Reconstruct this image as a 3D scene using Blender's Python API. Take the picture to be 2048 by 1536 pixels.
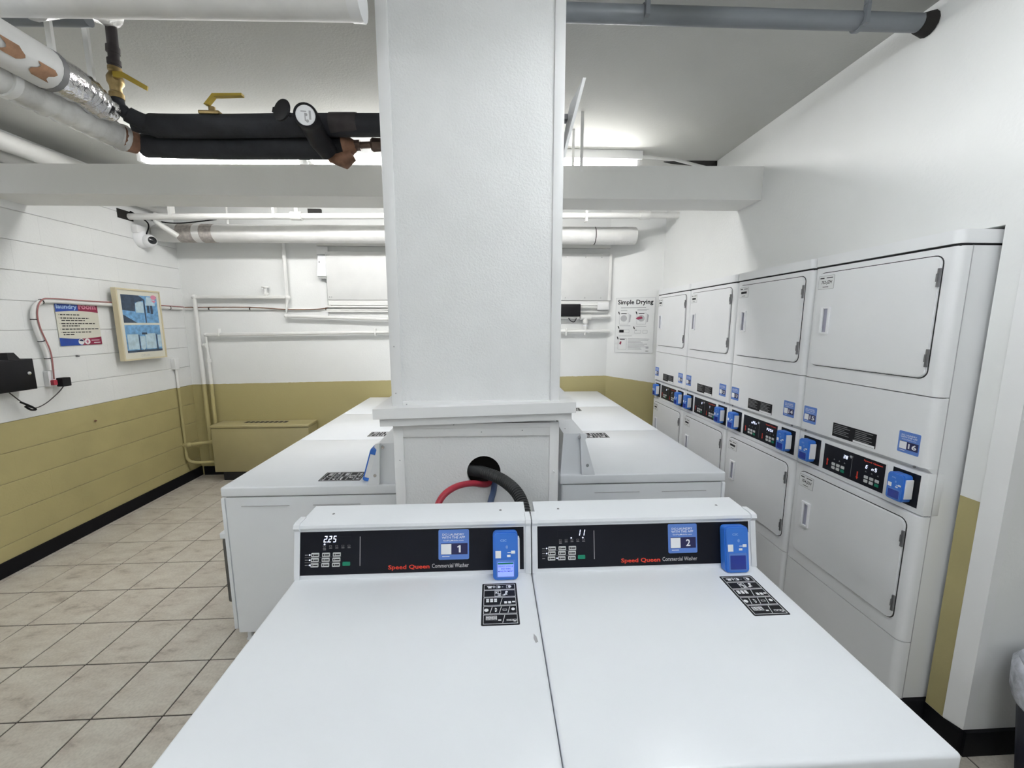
import bpy, bmesh, math, random
from mathutils import Vector, Matrix
random.seed(7)
for o in list(bpy.data.objects): bpy.data.objects.remove(o, do_unlink=True)
S = bpy.context.scene
COL = S.collection

# ------------------------------------------------------------------ camera, world, exposure
cam = bpy.data.cameras.new('camera'); cam_o = bpy.data.objects.new('camera', cam); COL.objects.link(cam_o)
cam.sensor_fit = 'HORIZONTAL'; cam.sensor_width = 36.0; cam.lens = 36.0 * 815.4 / 2048.0
cam.clip_start = 0.02; cam.clip_end = 60
cam_o.location = (0, 0, 1.7145)
cam_o.rotation_euler = (math.pi / 2 - 0.146, 0, -0.0505)
S.camera = cam_o
W = bpy.data.worlds.new('world'); S.world = W; W.use_nodes = True
W.node_tree.nodes['Background'].inputs[0].default_value = (0.8, 0.85, 0.9, 1)
W.node_tree.nodes['Background'].inputs[1].default_value = 0.05
S.view_settings.view_transform = 'Standard'; S.view_settings.look = 'None'
S.view_settings.gamma = 1.0; S.view_settings.use_curve_mapping = False
S.view_settings.exposure = 0.18
TUBE_BACK = 40.0      # brightness of the tubes behind the beam
TUBE_RIGHT = 31.0     # brightness of the added, unseen tubes over the washers beside the dryer aisle
TUBE_FRONT = 12.0 
TUBE_SIDE = 32.0      # brightness of the added, unseen tubes over the left aisle
#     # brightness of the tubes over and behind the first washers

# ------------------------------------------------------------------ materials
MATS = {}
def mat(name, col, rough=.5, metal=0., var=.03, vscale=6., bump=0., bscale=200., emit=0., spec=.5, trans=0., coat=0.):
    if name in MATS: return MATS[name]
    m = bpy.data.materials.new(name); m.use_nodes = True; nt = m.node_tree; N = nt.nodes; L = nt.links
    b = N['Principled BSDF']
    b.inputs['Roughness'].default_value = rough; b.inputs['Metallic'].default_value = metal
    b.inputs['Specular IOR Level'].default_value = spec
    b.inputs['Transmission Weight'].default_value = trans
    b.inputs['Coat Weight'].default_value = coat
    geo = N.new('ShaderNodeNewGeometry')
    n = N.new('ShaderNodeTexNoise'); n.inputs['Scale'].default_value = vscale; n.inputs['Detail'].default_value = 4
    L.new(geo.outputs['Position'], n.inputs['Vector'])
    r = N.new('ShaderNodeValToRGB')
    r.color_ramp.elements[0].position = .3; r.color_ramp.elements[1].position = .7
    r.color_ramp.elements[0].color = (*[c * (1 - var) for c in col], 1)
    r.color_ramp.elements[1].color = (*[min(1, c * (1 + var)) for c in col], 1)
    L.new(n.outputs['Fac'], r.inputs['Fac']); L.new(r.outputs['Color'], b.inputs['Base Color'])
    if bump:
        n2 = N.new('ShaderNodeTexNoise'); n2.inputs['Scale'].default_value = bscale; n2.inputs['Detail'].default_value = 3
        L.new(geo.outputs['Position'], n2.inputs['Vector'])
        bp = N.new('ShaderNodeBump'); bp.inputs['Strength'].default_value = bump; bp.inputs['Distance'].default_value = .004
        L.new(n2.outputs['Fac'], bp.inputs['Height']); L.new(bp.outputs['Normal'], b.inputs['Normal'])
    if emit:
        b.inputs['Emission Strength'].default_value = emit
        b.inputs['Emission Color'].default_value = (*col, 1)
    MATS[name] = m
    return m

WHITE_WALL = (.80, .81, .805); OLIVE = (.40, .35, .165)
def two_tone(name, z0, slope=0., bump=.25, bscale=60.):
    """white wall paint above a painted olive dado; the dado's edge lies at z = z0 + slope * x"""
    m = mat(name, WHITE_WALL, .55, var=.02, vscale=3., bump=bump, bscale=bscale)
    nt = m.node_tree; N = nt.nodes; L = nt.links; b = N['Principled BSDF']
    src = b.inputs['Base Color'].links[0].from_socket
    geo = N.new('ShaderNodeNewGeometry'); sp = N.new('ShaderNodeSeparateXYZ'); L.new(geo.outputs['Position'], sp.inputs[0])
    mu = N.new('ShaderNodeMath'); mu.operation = 'MULTIPLY_ADD'; mu.inputs[1].default_value = slope; mu.inputs[2].default_value = z0
    L.new(sp.outputs['X'], mu.inputs[0])
    nz = N.new('ShaderNodeTexNoise'); nz.inputs['Scale'].default_value = 25; L.new(geo.outputs['Position'], nz.inputs['Vector'])
    ad = N.new('ShaderNodeMath'); ad.operation = 'MULTIPLY_ADD'; ad.inputs[1].default_value = .008
    L.new(nz.outputs['Fac'], ad.inputs[0]); L.new(mu.outputs[0], ad.inputs[2])
    lt = N.new('ShaderNodeMath'); lt.operation = 'LESS_THAN'; L.new(sp.outputs['Z'], lt.inputs[0]); L.new(ad.outputs[0], lt.inputs[1])
    mx = N.new('ShaderNodeMix'); mx.data_type = 'RGBA'
    L.new(lt.outputs[0], mx.inputs['Factor']); L.new(src, mx.inputs[6]); mx.inputs[7].default_value = (*OLIVE, 1)
    L.new(mx.outputs[2], b.inputs['Base Color'])
    return m

def tile_mat():
    m = bpy.data.materials.new('floor_tile_glaze'); m.use_nodes = True; nt = m.node_tree; N = nt.nodes; L = nt.links
    b = N['Principled BSDF']; b.inputs['Roughness'].default_value = .34
    geo = N.new('ShaderNodeNewGeometry'); oi = N.new('ShaderNodeObjectInfo')
    off = N.new('ShaderNodeVectorMath'); off.operation = 'SCALE'; off.inputs[0].default_value = (31, 17, 5)
    L.new(oi.outputs['Random'], off.inputs['Scale'])
    ad = N.new('ShaderNodeVectorMath'); L.new(geo.outputs['Position'], ad.inputs[0]); L.new(off.outputs[0], ad.inputs[1])
    mp = N.new('ShaderNodeMapping'); mp.inputs['Rotation'].default_value = (0, 0, .5); mp.inputs['Scale'].default_value = (1, 2.0, 1)
    L.new(ad.outputs[0], mp.inputs['Vector'])
    n1 = N.new('ShaderNodeTexNoise'); n1.inputs['Scale'].default_value = 7; n1.inputs['Detail'].default_value = 7; n1.inputs['Roughness'].default_value = .62
    L.new(mp.outputs[0], n1.inputs['Vector'])
    r1 = N.new('ShaderNodeValToRGB'); e = r1.color_ramp.elements
    e[0].position = .26; e[0].color = (.30, .255, .215, 1); e[1].position = .62; e[1].color = (.58, .545, .48, 1)
    x = e.new(.42); x.color = (.50, .455, .395, 1)
    L.new(n1.outputs['Fac'], r1.inputs['Fac'])
    n2 = N.new('ShaderNodeTexNoise'); n2.inputs['Scale'].default_value = 90; n2.inputs['Detail'].default_value = 4; L.new(geo.outputs['Position'], n2.inputs['Vector'])
    r2 = N.new('ShaderNodeValToRGB'); r2.color_ramp.elements[0].position = .3; r2.color_ramp.elements[0].color = (.85, .85, .85, 1); r2.color_ramp.elements[1].position = .6
    L.new(n2.outputs['Fac'], r2.inputs['Fac'])
    mx = N.new('ShaderNodeMix'); mx.data_type = 'RGBA'; mx.blend_type = 'MULTIPLY'; mx.inputs['Factor'].default_value = 1
    L.new(r1.outputs[0], mx.inputs[6]); L.new(r2.outputs[0], mx.inputs[7]); L.new(mx.outputs[2], b.inputs['Base Color'])
    bp = N.new('ShaderNodeBump'); bp.inputs['Strength'].default_value = .15; bp.inputs['Distance'].default_value = .004
    L.new(n1.outputs['Fac'], bp.inputs['Height']); L.new(bp.outputs['Normal'], b.inputs['Normal'])
    return m

M = dict(
    wall=mat('white_wall_paint', WHITE_WALL, .55, var=.02, vscale=3, bump=.25, bscale=60),
    olive=mat('olive_wall_paint', OLIVE, .5, var=.05, vscale=4, bump=.3, bscale=70),
    ceil=mat('ceiling_paint', (.50, .505, .485), .8, var=.03, vscale=2.5, bump=.25, bscale=90),
    beam=mat('beam_paint', (.78, .78, .76), .6, var=.02, vscale=3, bump=.15, bscale=50),
    grout=mat('grout', (.045, .038, .034), .9, var=.2, vscale=20),
    base=mat('black_vinyl_base', (.004, .004, .006), .6, var=.2, spec=.2),
    enamel=mat('white_enamel', (.78, .805, .84), .28, var=.012, vscale=5, bump=.02, bscale=300),
    dryer=mat('dryer_enamel', (.80, .81, .825), .33, var=.012, vscale=5, bump=.03, bscale=300),
    gap=mat('dark_gap', (.02, .02, .022), .8),
    panel=mat('black_panel', (.006, .007, .012), .35, var=.1, spec=.22),
    frp=mat('pebbled_panel', (.78, .79, .795), .33, var=.02, vscale=8, bump=.5, bscale=130),
    trim=mat('white_trim', (.80, .805, .81), .35, var=.01),
    blue=mat('blue_plastic', (.035, .17, .62), .35, var=.05),
    sticker=mat('blue_sticker', (.10, .21, .58), .4, var=.04),
    navy=mat('navy_print', (.012, .012, .075), .4),
    ink=mat('white_print', (.85, .86, .88), .5),
    dim=mat('dim_print', (.20, .20, .21), .5),
    black_ink=mat('black_print', (.008, .008, .010), .6, spec=.25),
    grey_ink=mat('grey_print', (.42, .42, .44), .6),
    silver_ink=mat('silver_print', (.62, .62, .64), .5),
    red=mat('red_print', (.70, .045, .02), .5),
    led=mat('white_led', (.75, .8, 1.), .4, emit=1.0),
    key=mat('grey_key', (.55, .56, .56), .45),
    green=mat('green_key', (.0, .20, .11), .45),
    screen_on=mat('lit_screen', (.22, .30, .95), .3, emit=.75),
    screen_off=mat('dark_screen', (.02, .04, .30), .15),
    steel=mat('hinge_steel', (.22, .22, .23), .4, metal=.8),
    chrome=mat('chrome', (.7, .7, .72), .15, metal=1.),
    handle_in=mat('handle_recess', (.42, .42, .52), .4),
    blackrub=mat('black_foam', (.014, .016, .021), .75, var=.25, vscale=15, bump=.4, bscale=60),
    blackpl=mat('black_plastic', (.006, .006, .008), .5, spec=.25),
    corr=mat('black_hose', (.018, .02, .021), .4),
    redhose=mat('red_rubber', (.36, .025, .045), .5),
    bluehose=mat('blue_rubber', (.04, .065, .14), .5),
    pipe=mat('white_pipe_paint', (.78, .78, .765), .45, var=.03, vscale=9, bump=.12, bscale=50),
    pipe_ins=mat('white_insulation', (.76, .76, .75), .55, var=.05, vscale=9, bump=.5, bscale=25),
    wrap=mat('plastic_wrap', (.62, .62, .60), .25, var=.25, vscale=9, bump=1., bscale=30, coat=.5),
    foil=mat('foil', (.75, .75, .77), .2, metal=1., var=.1, bump=1., bscale=70),
    brown=mat('pipe_grime', (.20, .10, .06), .7, var=.4, vscale=20),
    door_grey=mat('grey_door_plastic', (.10, .10, .095), .5, var=.1),
    board_paint=mat('old_board_paint', (.68, .685, .68), .55, var=.04, vscale=5),
    rust=mat('torn_paper', (.34, .19, .11), .8, var=.3, vscale=30),
    old_tape=mat('faded_tape', (.40, .37, .35), .7, var=.25, vscale=40),
    greypipe=mat('grey_pipe', (.17, .185, .205), .4, var=.08),
    darkpipe=mat('dark_iron', (.03, .024, .026), .55, var=.3, vscale=25),
    brass=mat('brass', (.30, .22, .10), .4, metal=.9, var=.25, vscale=25),
    bronze=mat('bronze_fitting', (.11, .075, .06), .45, metal=.6, var=.3, vscale=25),
    yellow=mat('yellow_sleeve', (.42, .30, .03), .5, var=.15),
    cream=mat('cream_frame', (.60, .53, .36), .45),
    paper=mat('cream_paper', (.66, .64, .55), .6),
    white_paper=mat('white_paper', (.74, .75, .75), .4),
    pink=mat('pink_cable', (.33, .13, .125), .5),
    beigewire=mat('dark_wire', (.05, .045, .045), .6),
    bagm=mat('clear_bag', (.55, .57, .63), .2, var=.3, vscale=25, bump=1., bscale=30),
    bin=mat('navy_bin', (.012, .013, .03), .5),
    shade=mat('dark_hole', (.012, .011, .010), .9),
    tan=mat('beige_radiator', (.36, .315, .165), .45, var=.03),
    tube_b=mat('lit_tube', (1., .99, .97), .5, var=0, emit=TUBE_BACK),
    tube_f=mat('lit_tube_cool', (.93, .97, 1.), .5, var=0, emit=TUBE_FRONT),
    tube_s=mat('added_tube_aisle', (.97, .99, 1.), .5, var=0, emit=TUBE_SIDE),
    tube_r=mat('added_tube_right', (.95, .98, 1.), .5, var=0, emit=TUBE_RIGHT),
    glass=mat('dark_glass', (.02, .022, .025), .06, var=.05),
    bluepic=mat('picture_blue', (.13, .30, .52), .4, var=.35, vscale=28),
    palepic=mat('picture_pale', (.42, .55, .62), .4, var=.15, vscale=30),
    darkpic=mat('picture_dark', (.025, .045, .08), .4, var=.4, vscale=30),
    maroon=mat('maroon_print', (.24, .012, .05), .45),
    royal=mat('royal_print', (.012, .055, .33), .45, var=.2),
    lightblue=mat('pale_blue_print', (.40, .56, .82), .5),
    rose=mat('rose_print', (.66, .24, .35), .5),
    tile=tile_mat(),
)

# ------------------------------------------------------------------ mesh helpers
class Fr:
    """a flat frame: origin, right and up vectors; n points out of the surface"""
    def __init__(s, o, r=(1, 0, 0), u=(0, 0, 1)):
        s.o = Vector(o); s.r = Vector(r).normalized(); s.u = Vector(u).normalized(); s.n = s.r.cross(s.u)
    def p(s, a, b, c=0.): return s.o + s.r * a + s.u * b + s.n * c
    def m(s): return Matrix(((s.r.x, s.u.x, s.n.x, s.o.x), (s.r.y, s.u.y, s.n.y, s.o.y), (s.r.z, s.u.z, s.n.z, s.o.z), (0, 0, 0, 1)))
WF = Fr((0, 0, 0), (1, 0, 0), (0, 1, 0))   # world frame: a = x, b = y, c = z

class MB:
    def __init__(s): s.v = []; s.f = []
    def add(s, vs, fs):
        k = len(s.v); s.v += [Vector(v) for v in vs]; s.f += [[i + k for i in f] for f in fs]; return s
    def box(s, x0, x1, y0, y1, z0, z1, bev=0., seg=2, fr=None):
        if x0 > x1: x0, x1 = x1, x0
        if y0 > y1: y0, y1 = y1, y0
        if z0 > z1: z0, z1 = z1, z0
        bm = bmesh.new(); bmesh.ops.create_cube(bm, size=1)
        for v in bm.verts: v.co = Vector(((x0 + x1) / 2 + v.co.x * (x1 - x0), (y0 + y1) / 2 + v.co.y * (y1 - y0), (z0 + z1) / 2 + v.co.z * (z1 - z0)))
        if bev: bmesh.ops.bevel(bm, geom=list(bm.edges), offset=bev, segments=seg, affect='EDGES', profile=.5)
        return s._take(bm, fr)
    def _take(s, bm, fr=None):
        bm.verts.index_update()
        vs = [fr.p(*v.co) if fr else v.co.copy() for v in bm.verts]; fs = [[v.index for v in f.verts] for f in bm.faces]; bm.free()
        return s.add(vs, fs)
    def hexa(s, p8):
        """eight corners: four below (ccw from above), four above"""
        return s.add(p8, [(3, 2, 1, 0), (4, 5, 6, 7), (0, 1, 5, 4), (1, 2, 6, 5), (2, 3, 7, 6), (3, 0, 4, 7)])
    def poly(s, pts, h0, h1, fr=WF):
        """extrude a 2-D outline (ccw) of the frame from h0 to h1 along its normal"""
        n = len(pts); vs = [fr.p(a, b, h0) for a, b in pts] + [fr.p(a, b, h1) for a, b in pts]
        return s.add(vs, [list(range(n))[::-1], list(range(n, 2 * n))] + [(i, (i + 1) % n, n + (i + 1) % n, n + i) for i in range(n)])
    def rrect(s, x0, x1, y0, y1, r, h0, h1, fr=WF, seg=4, corners=(1, 1, 1, 1)):
        pts = []
        for (cx, cy, a0, on) in ((x1 - r, y0 + r, -90, corners[0]), (x1 - r, y1 - r, 0, corners[1]), (x0 + r, y1 - r, 90, corners[2]), (x0 + r, y0 + r, 180, corners[3])):
            if on:
                for i in range(seg + 1):
                    a = math.radians(a0 + 90 * i / seg); pts.append((cx + r * math.cos(a), cy + r * math.sin(a)))
            else:
                pts.append((cx + r * (1 if a0 in (-90, 0) else -1), cy + r * (1 if a0 in (0, 90) else -1)))
        return s.poly(pts, h0, h1, fr)
    def ring(s, x0, x1, y0, y1, t, h0, h1, fr=WF):
        for a in ((x0, x1, y0, y0 + t), (x0, x1, y1 - t, y1), (x0, x0 + t, y0 + t, y1 - t), (x1 - t, x1, y0 + t, y1 - t)):
            s.box(*a, h0, h1, fr=fr)
        return s
    def tube(s, path, r, seg=12, caps=True):
        """swept tube; r a number or one radius per point"""
        P = [Vector(p) for p in path]; n = len(P); R = r if isinstance(r, (list, tuple)) else [r] * n
        T = []
        for i in range(n):
            t = (P[min(i + 1, n - 1)] - P[max(i - 1, 0)]); T.append(t.normalized() if t.length > 1e-9 else (T[-1] if T else Vector((0, 0, 1))))
        a = Vector((0, 0, 1)) if abs(T[0].z) < .9 else Vector((1, 0, 0))
        N0 = T[0].cross(a).normalized(); vs = []; fs = []
        for i in range(n):
            if i:
                N0 = N0 - T[i] * N0.dot(T[i]); N0.normalize()
            B = T[i].cross(N0)
            for k in range(seg):
                q = 2 * math.pi * k / seg; vs.append(P[i] + (N0 * math.cos(q) + B * math.sin(q)) * R[i])
        for i in range(n - 1):
            for k in range(seg):
                fs.append((i * seg + k, i * seg + (k + 1) % seg, (i + 1) * seg + (k + 1) % seg, (i + 1) * seg + k))
        if caps: fs += [list(range(seg))[::-1], list(range((n - 1) * seg, n * seg))]
        return s.add(vs, fs)
    def cyl(s, a, b, r, seg=16): return s.tube([a, b], r, seg)
    def lathe(s, fr, prof, seg=24):
        """revolve (radius, height along normal) around the frame's normal; closed at both ends"""
        vs = []; fs = []
        for (r, h) in prof:
            for k in range(seg):
                q = 2 * math.pi * k / seg; vs.append(fr.p(r * math.cos(q), r * math.sin(q), h))
        for i in range(len(prof) - 1):
            for k in range(seg): fs.append((i * seg + k, i * seg + (k + 1) % seg, (i + 1) * seg + (k + 1) % seg, (i + 1) * seg + k))
        fs += [list(range(seg))[::-1], list(range((len(prof) - 1) * seg, len(prof) * seg))]
        return s.add(vs, fs)
    def sphere(s, c, r, seg=12):
        fr = Fr(c, (1, 0, 0), (0, 1, 0)); n = seg // 2
        return s.lathe(fr, [(max(1e-4, r * math.sin(math.pi * i / n)), -r * math.cos(math.pi * i / n)) for i in range(n + 1)], seg)
    def data(s, name):
        me = bpy.data.meshes.new(name); me.from_pydata([tuple(v) for v in s.v], [], s.f); me.validate(); me.update()
        bm = bmesh.new(); bm.from_mesh(me); bmesh.ops.recalc_face_normals(bm, faces=list(bm.faces)); bm.to_mesh(me); bm.free()
        me.polygons.foreach_set('use_smooth', [True] * len(me.polygons)); me.set_sharp_from_angle(angle=math.radians(38))
        return me
    def build(s, name, material, parent=None, **kw): return obj(name, s.data(name), material, parent, **kw)

def obj(name, me, material, parent=None, label=None, cat=None, group=None, kind=None, loc=None):
    if material and not me.materials: me.materials.append(M[material] if isinstance(material, str) else material)
    o = bpy.data.objects.new(name, me); COL.objects.link(o)
    if parent: o.parent = parent
    if loc: o.location = loc
    return tag(o, label, cat, group, kind)
def tag(o, label=None, cat=None, group=None, kind=None):
    if label: o['label'] = label
    if cat: o['category'] = cat
    if group: o['group'] = group
    if kind: o['kind'] = kind
    return o
def thing(name, label, cat, loc=(0, 0, 0), rz=0., group=None):
    o = bpy.data.objects.new(name, None); COL.objects.link(o); o.location = loc; o.rotation_euler = (0, 0, rz)
    o.empty_display_size = .1
    return tag(o, label, cat, group)

TXT = {}
def text_geo(body, bold=0.):
    key = (body, bold)
    if key not in TXT:
        c = bpy.data.curves.new('txt', 'FONT'); c.body = body; c.size = 1; c.offset = bold; c.resolution_u = 2
        o = bpy.data.objects.new('txt', c); COL.objects.link(o)
        bpy.context.view_layer.update()
        me = bpy.data.meshes.new_from_object(o.evaluated_get(bpy.context.evaluated_depsgraph_get()))
        vs = [v.co.copy() for v in me.vertices]; fs = [list(p.vertices) for p in me.polygons]
        bpy.data.objects.remove(o); bpy.data.curves.remove(c); bpy.data.meshes.remove(me)
        TXT[key] = (vs, fs)
    return TXT[key]
def text(mb, body, fr, x0, x1, y0, y1, h=.0006, bold=0., shear=0.):
    """lay lettering into the rectangle x0..x1, y0..y1 of a frame, h above it"""
    vs, fs = text_geo(body, bold)
    ax = min(v.x for v in vs); bx = max(v.x for v in vs); ay = min(v.y for v in vs); by = max(v.y for v in vs)
    sx = (x1 - x0) / max(1e-6, bx - ax); sy = (y1 - y0) / max(1e-6, by - ay)
    return mb.add([fr.p(x0 + (v.x - ax) * sx + shear * (v.y - ay) * sy, y0 + (v.y - ay) * sy, h) for v in vs], fs)

SEG = {'0': 'abcdef', '1': 'bc', '2': 'abged', '3': 'abgcd', '4': 'fgbc', '5': 'afgcd', '7': 'abc', '8': 'abcdefg', 'E': 'afged', 'n': 'egc', 'o': 'gcde',
       'P': 'abgef', 'U': 'bcdef', 'S': 'afgcd', 'H': 'fegbc', '6': 'afgecd', '|': 'bc', '.': '.', ' ': ''}
def digits(mb, txt, fr, x, y, w, h, gap, t, hh=.0008, shear=.18):
    for ch in txt:
        for sg in SEG[ch]:
            if sg == '.': a, b, c, d = -gap * .75, -gap * .75 + t, 0, t
            elif sg == 'a': a, b, c, d = t * .4, w - t * .4, h - t, h
            elif sg == 'd': a, b, c, d = t * .4, w - t * .4, 0, t
            elif sg == 'g': a, b, c, d = t * .4, w - t * .4, h / 2 - t / 2, h / 2 + t / 2
            elif sg == 'f': a, b, c, d = 0, t, h / 2 + t * .25, h - t * .3
            elif sg == 'b': a, b, c, d = w - t, w, h / 2 + t * .25, h - t * .3
            elif sg == 'e': a, b, c, d = 0, t, t * .3, h / 2 - t * .25
            elif sg == 'c': a, b, c, d = w - t, w, t * .3, h / 2 - t * .25
            q = [(a, c), (b, c), (b, d), (a, d)]
            mb.poly([(x + u + shear * v, y + v) for u, v in q], 0, hh, fr)
        if ch != '.': x += w + gap

def rot_tile(pts, ang):
    c, s_ = math.cos(ang), math.sin(ang); return [(x * c - y * s_, x * s_ + y * c) for x, y in pts]

# ================================================================== THE ROOM
XL, XR, YB, YF, ZC = -3.333, 1.85, 4.67, -2.4, 3.03
XE = 2.75                      # far right limit behind the alcove
# ---- floor: tiles on a grout bed
floor = MB().box(XL - .1, XE, YF, YB + .3, -.12, -.004).build('floor', 'grout', kind='structure', label='beige stone-look ceramic tile floor with dark grout')
T0 = .305; TX, TY = -2.3786 - 4 * T0, 2.8677
tile_me = MB().box(.0034, T0 - .0034, .0034, T0 - .0034, -.010, 0, bev=.0015, seg=1).data('tile')
rest = MB()
for i in range(0, 21):
    for j in range(-18, 7):
        x = TX + i * T0; y = TY + j * T0
        if x > XE - .1 or y < YF or y > YB: continue
        left = x < -1.0 and y > .55; right = x > 1.15 and .3 < y < 1.5
        if left or right: obj('tile', tile_me, 'tile', floor, loc=(x, y, 0))
        else: rest.box(x + .0034, x + T0 - .0034, y + .0034, y + T0 - .0034, -.010, 0)
rest.build('tile_field', 'tile', floor, kind='stuff')

# ---- left wall: painted concrete blocks
wl = MB().box(XL - .25, XL - .012, YF, YB + .2, 0, ZC).build('wall_left', two_tone('left_wall_two_tone', 1.04), kind='structure', label='painted block wall, white above an olive dado')
CH = .2085; BL = .406
blocks = {}
def block_mesh(length, m):
    k = (round(length, 3), m)
    if k not in blocks:
        pr = [(-.03, .0012), (-.003, .0012), (0, .0042), (0, CH - .0042), (-.003, CH - .0012), (-.03, CH - .0012)]
        blocks[k] = MB().poly(pr, .0002, length - .0002, Fr((0, length, 0), (1, 0, 0), (0, 0, 1))).data('block'); blocks[k].materials.append(M[m])
    return blocks[k]
for c in range(14):
    z = .002 + c * CH; y = 1.9 - (BL / 2 if c % 2 else 0)
    while y < YB - .01:
        ln = min(BL, YB - y)
        if ln > .02: obj('block', block_mesh(ln, 'olive' if c < 5 else 'wall'), None, wl, loc=(XL, y, z))
        y += BL
MB().box(XL - .02, XL, YF, 1.72, 0, ZC).build('wall_left_near', two_tone('left_wall_two_tone', 1.04), kind='structure')
MB().box(XL - .02, XL, 1.7, YB, .002 + 14 * CH, ZC).build('trim_1', 'wall', kind='structure')
MB().box(XL, XL + .012, YF, YB, 0, .108, bev=.004, seg=1).build('baseboard_left', 'base', kind='structure')
# ---- back wall, oblique corner wall, right wall over the dryer alcove
MB().box(XL - .1, 1.335, YB, YB + .2, 0, ZC).build('wall_back', two_tone('back_wall_two_tone', 1.043 + .0152 * 3.333, .0152), kind='structure', label='white painted back wall above an olive dado')
MB().poly([(1.335, YB), (1.335, YB + .2), (2.1, YB + .2), (2.1, 4.41), (1.85, 4.41)][::-1], 0, ZC).build('wall_corner', two_tone('corner_wall_two_tone', 1.113 + .115 * 1.335, -.115), kind='structure', label='short oblique corner wall, white above olive')
MB().box(XR, XE, YF, 4.42, 2.068, ZC).build('wall_right', 'wall', kind='structure', label='white upper wall above the dryers')
MB().box(2.5, XE, 1.44, 4.42, 0, 2.068).build('wall_alcove', 'wall', kind='structure')
MB().box(XE - .02, XE + .1, YF, 1.45, 0, 2.068).build('wall_recess', 'wall', kind='structure')
post = MB().poly([(1.85, 1.37), (1.87, 1.318), (XE, 1.318), (XE, 1.442), (1.85, 1.442)], .11, 2.068)
post.build('wall_end', 'wall', kind='structure', label='olive and white wall end beside the nearest dryer stack')
MB().box(1.8485, 1.851, 1.372, 1.441, .112, 1.045).build('trim_8', 'olive', kind='structure')
MB().poly([(1.846, 1.372), (1.866, 1.314), (1.90, 1.314), (1.90, 1.32), (1.872, 1.322), (1.853, 1.372)], .115, 2.06).build('trim_2', 'trim', kind='structure')
MB().box(1.87, XE, 1.304, 1.318, 0, .11).box(1.85, 1.87, 1.315, 1.442, 0, .11).build('baseboard_right', 'base', kind='structure')
MB().box(1.76, 2.48, 1.446, 4.26, 0, .11, bev=.005).build('trim_3', 'base', kind='structure', label='black plinth under the dryer stacks')
MB().box(1.876, XE, 1.300, 1.318, 1.375, 1.395, bev=.004).box(1.885, XE, 1.308, 1.318, 1.36, 1.375).build('trim_4', 'trim', kind='structure')
MB().box(XL - .1, XE, YF - .1, YF, 0, ZC).build('wall_front', 'wall', kind='structure')
MB().box(XL - .2, XE + .1, YF - .1, YB + .2, ZC, ZC + .1).build('ceiling', 'ceil', kind='structure', label='grey-white plaster ceiling')
MB().box(-3.30, 1.30, YB - .012, YB, 0, .10).build('baseboard_back', 'base', kind='structure')
# ---- dropped beam
yl, yr = 2.985, 2.85
MB().hexa([(XL, yl, 2.56), (XR, yr, 2.552), (XR, yr + .27, 2.552), (XL, yl + .28, 2.56), (XL, yl, 2.742), (XR, yr, 2.77), (XR, yr + .27, 2.77), (XL, yl + .28, 2.742)]).build('beam', 'beam', kind='structure', label='white painted beam across the room below the ceiling')
# ceiling edge damage on the right
MB().poly([(1.42, 3.50), (1.60, 3.47), (1.85, 3.46), (1.85, 3.62), (1.66, 3.56), (1.5, 3.535)], ZC - .004, ZC + .01).build('trim_5', 'shade', kind='structure')
MB().box(1.835, 1.86, 3.46, 3.60, 2.93, 3.03).build('trim_6', 'shade', kind='structure')

# ================================================================== PILLAR with ledge and hose box
PX0, PX1, PY0, PY1 = -.430, .298, 1.75, 2.42
pil = thing('pillar', 'white boxed-in pillar with pebbled panels, corner trim and hose box', 'pillar', ((PX0 + PX1) / 2, PY0, 0))
ox, oy = (PX0 + PX1) / 2, PY0
a, b = PX0 - ox, PX1 - ox
fp = Fr((0, 0, 0), (1, 0, 0), (0, 0, 1))       # the pillar's front face
MB().box(a + .01, b - .01, .008, .66, 1.36, 3.02).build('upper_panel', 'frp', pil)
for (x0, x1) in ((a, a + .045), (b - .042, b)):
    MB().box(x0, x1, 0, .67, 1.36, 3.02, bev=.003).build('corner_trim', 'trim', pil)
MB().box(a + .045, b - .042, -.004, .02, 1.36, 1.385, bev=.005).build('foot_trim', 'trim', pil)
# ledge: slightly tilted front board on a narrower board
def slab(x0, x1, y0, y1, zl0, zr0, zl1, zr1): return MB().hexa([(x0, y0, zl0), (x1, y0, zr0), (x1, y1, zr0), (x0, y1, zl0), (x0, y0, zl1), (x1, y0, zr1), (x1, y1, zr1), (x0, y1, zl1)])
slab(a - .068, b + .062, -.055, .74, 1.318, 1.338, 1.362, 1.384).build('ledge', 'trim', pil)
slab(a - .046, b + .048, -.035, .72, 1.282, 1.304, 1.318, 1.338).build('ledge_board', 'trim', pil)
# lower front board with a round hole
hx, hz, hr = -.038 - ox, 1.056, .0755
n = 32; vs = []; fs = []
outer = []
x0, x1, z0, z1 = a + .012, b - .012, .30, 1.30
for k in range(n):
    q = 2 * math.pi * k / n; c_, s_ = math.cos(q), math.sin(q)
    t = min(((x1 - hx) / c_ if c_ > 1e-6 else (x0 - hx) / c_ if c_ < -1e-6 else 9), ((z1 - hz) / s_ if s_ > 1e-6 else (z0 - hz) / s_ if s_ < -1e-6 else 9))
    outer.append((hx + c_ * t, hz + s_ * t))
mbh = MB()
inn = [(hx + hr * math.cos(2 * math.pi * k / n), hz + hr * math.sin(2 * math.pi * k / n)) for k in range(n)]
V = [fp.p(u, v, -.008) for u, v in inn] + [fp.p(u, v, -.008) for u, v in outer] + [fp.p(u, v, -.03) for u, v in inn] + [fp.p(u, v, -.03) for u, v in outer]
Fc = []
for k in range(n):
    j = (k + 1) % n
    Fc += [(k, j, n + j, n + k), (2 * n + k, 3 * n + k, 3 * n + j, 2 * n + j), (k, 2 * n + k, 2 * n + j, j)]
corner_pts = [(x0, z0), (x1, z0), (x1, z1), (x0, z1)]
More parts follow.
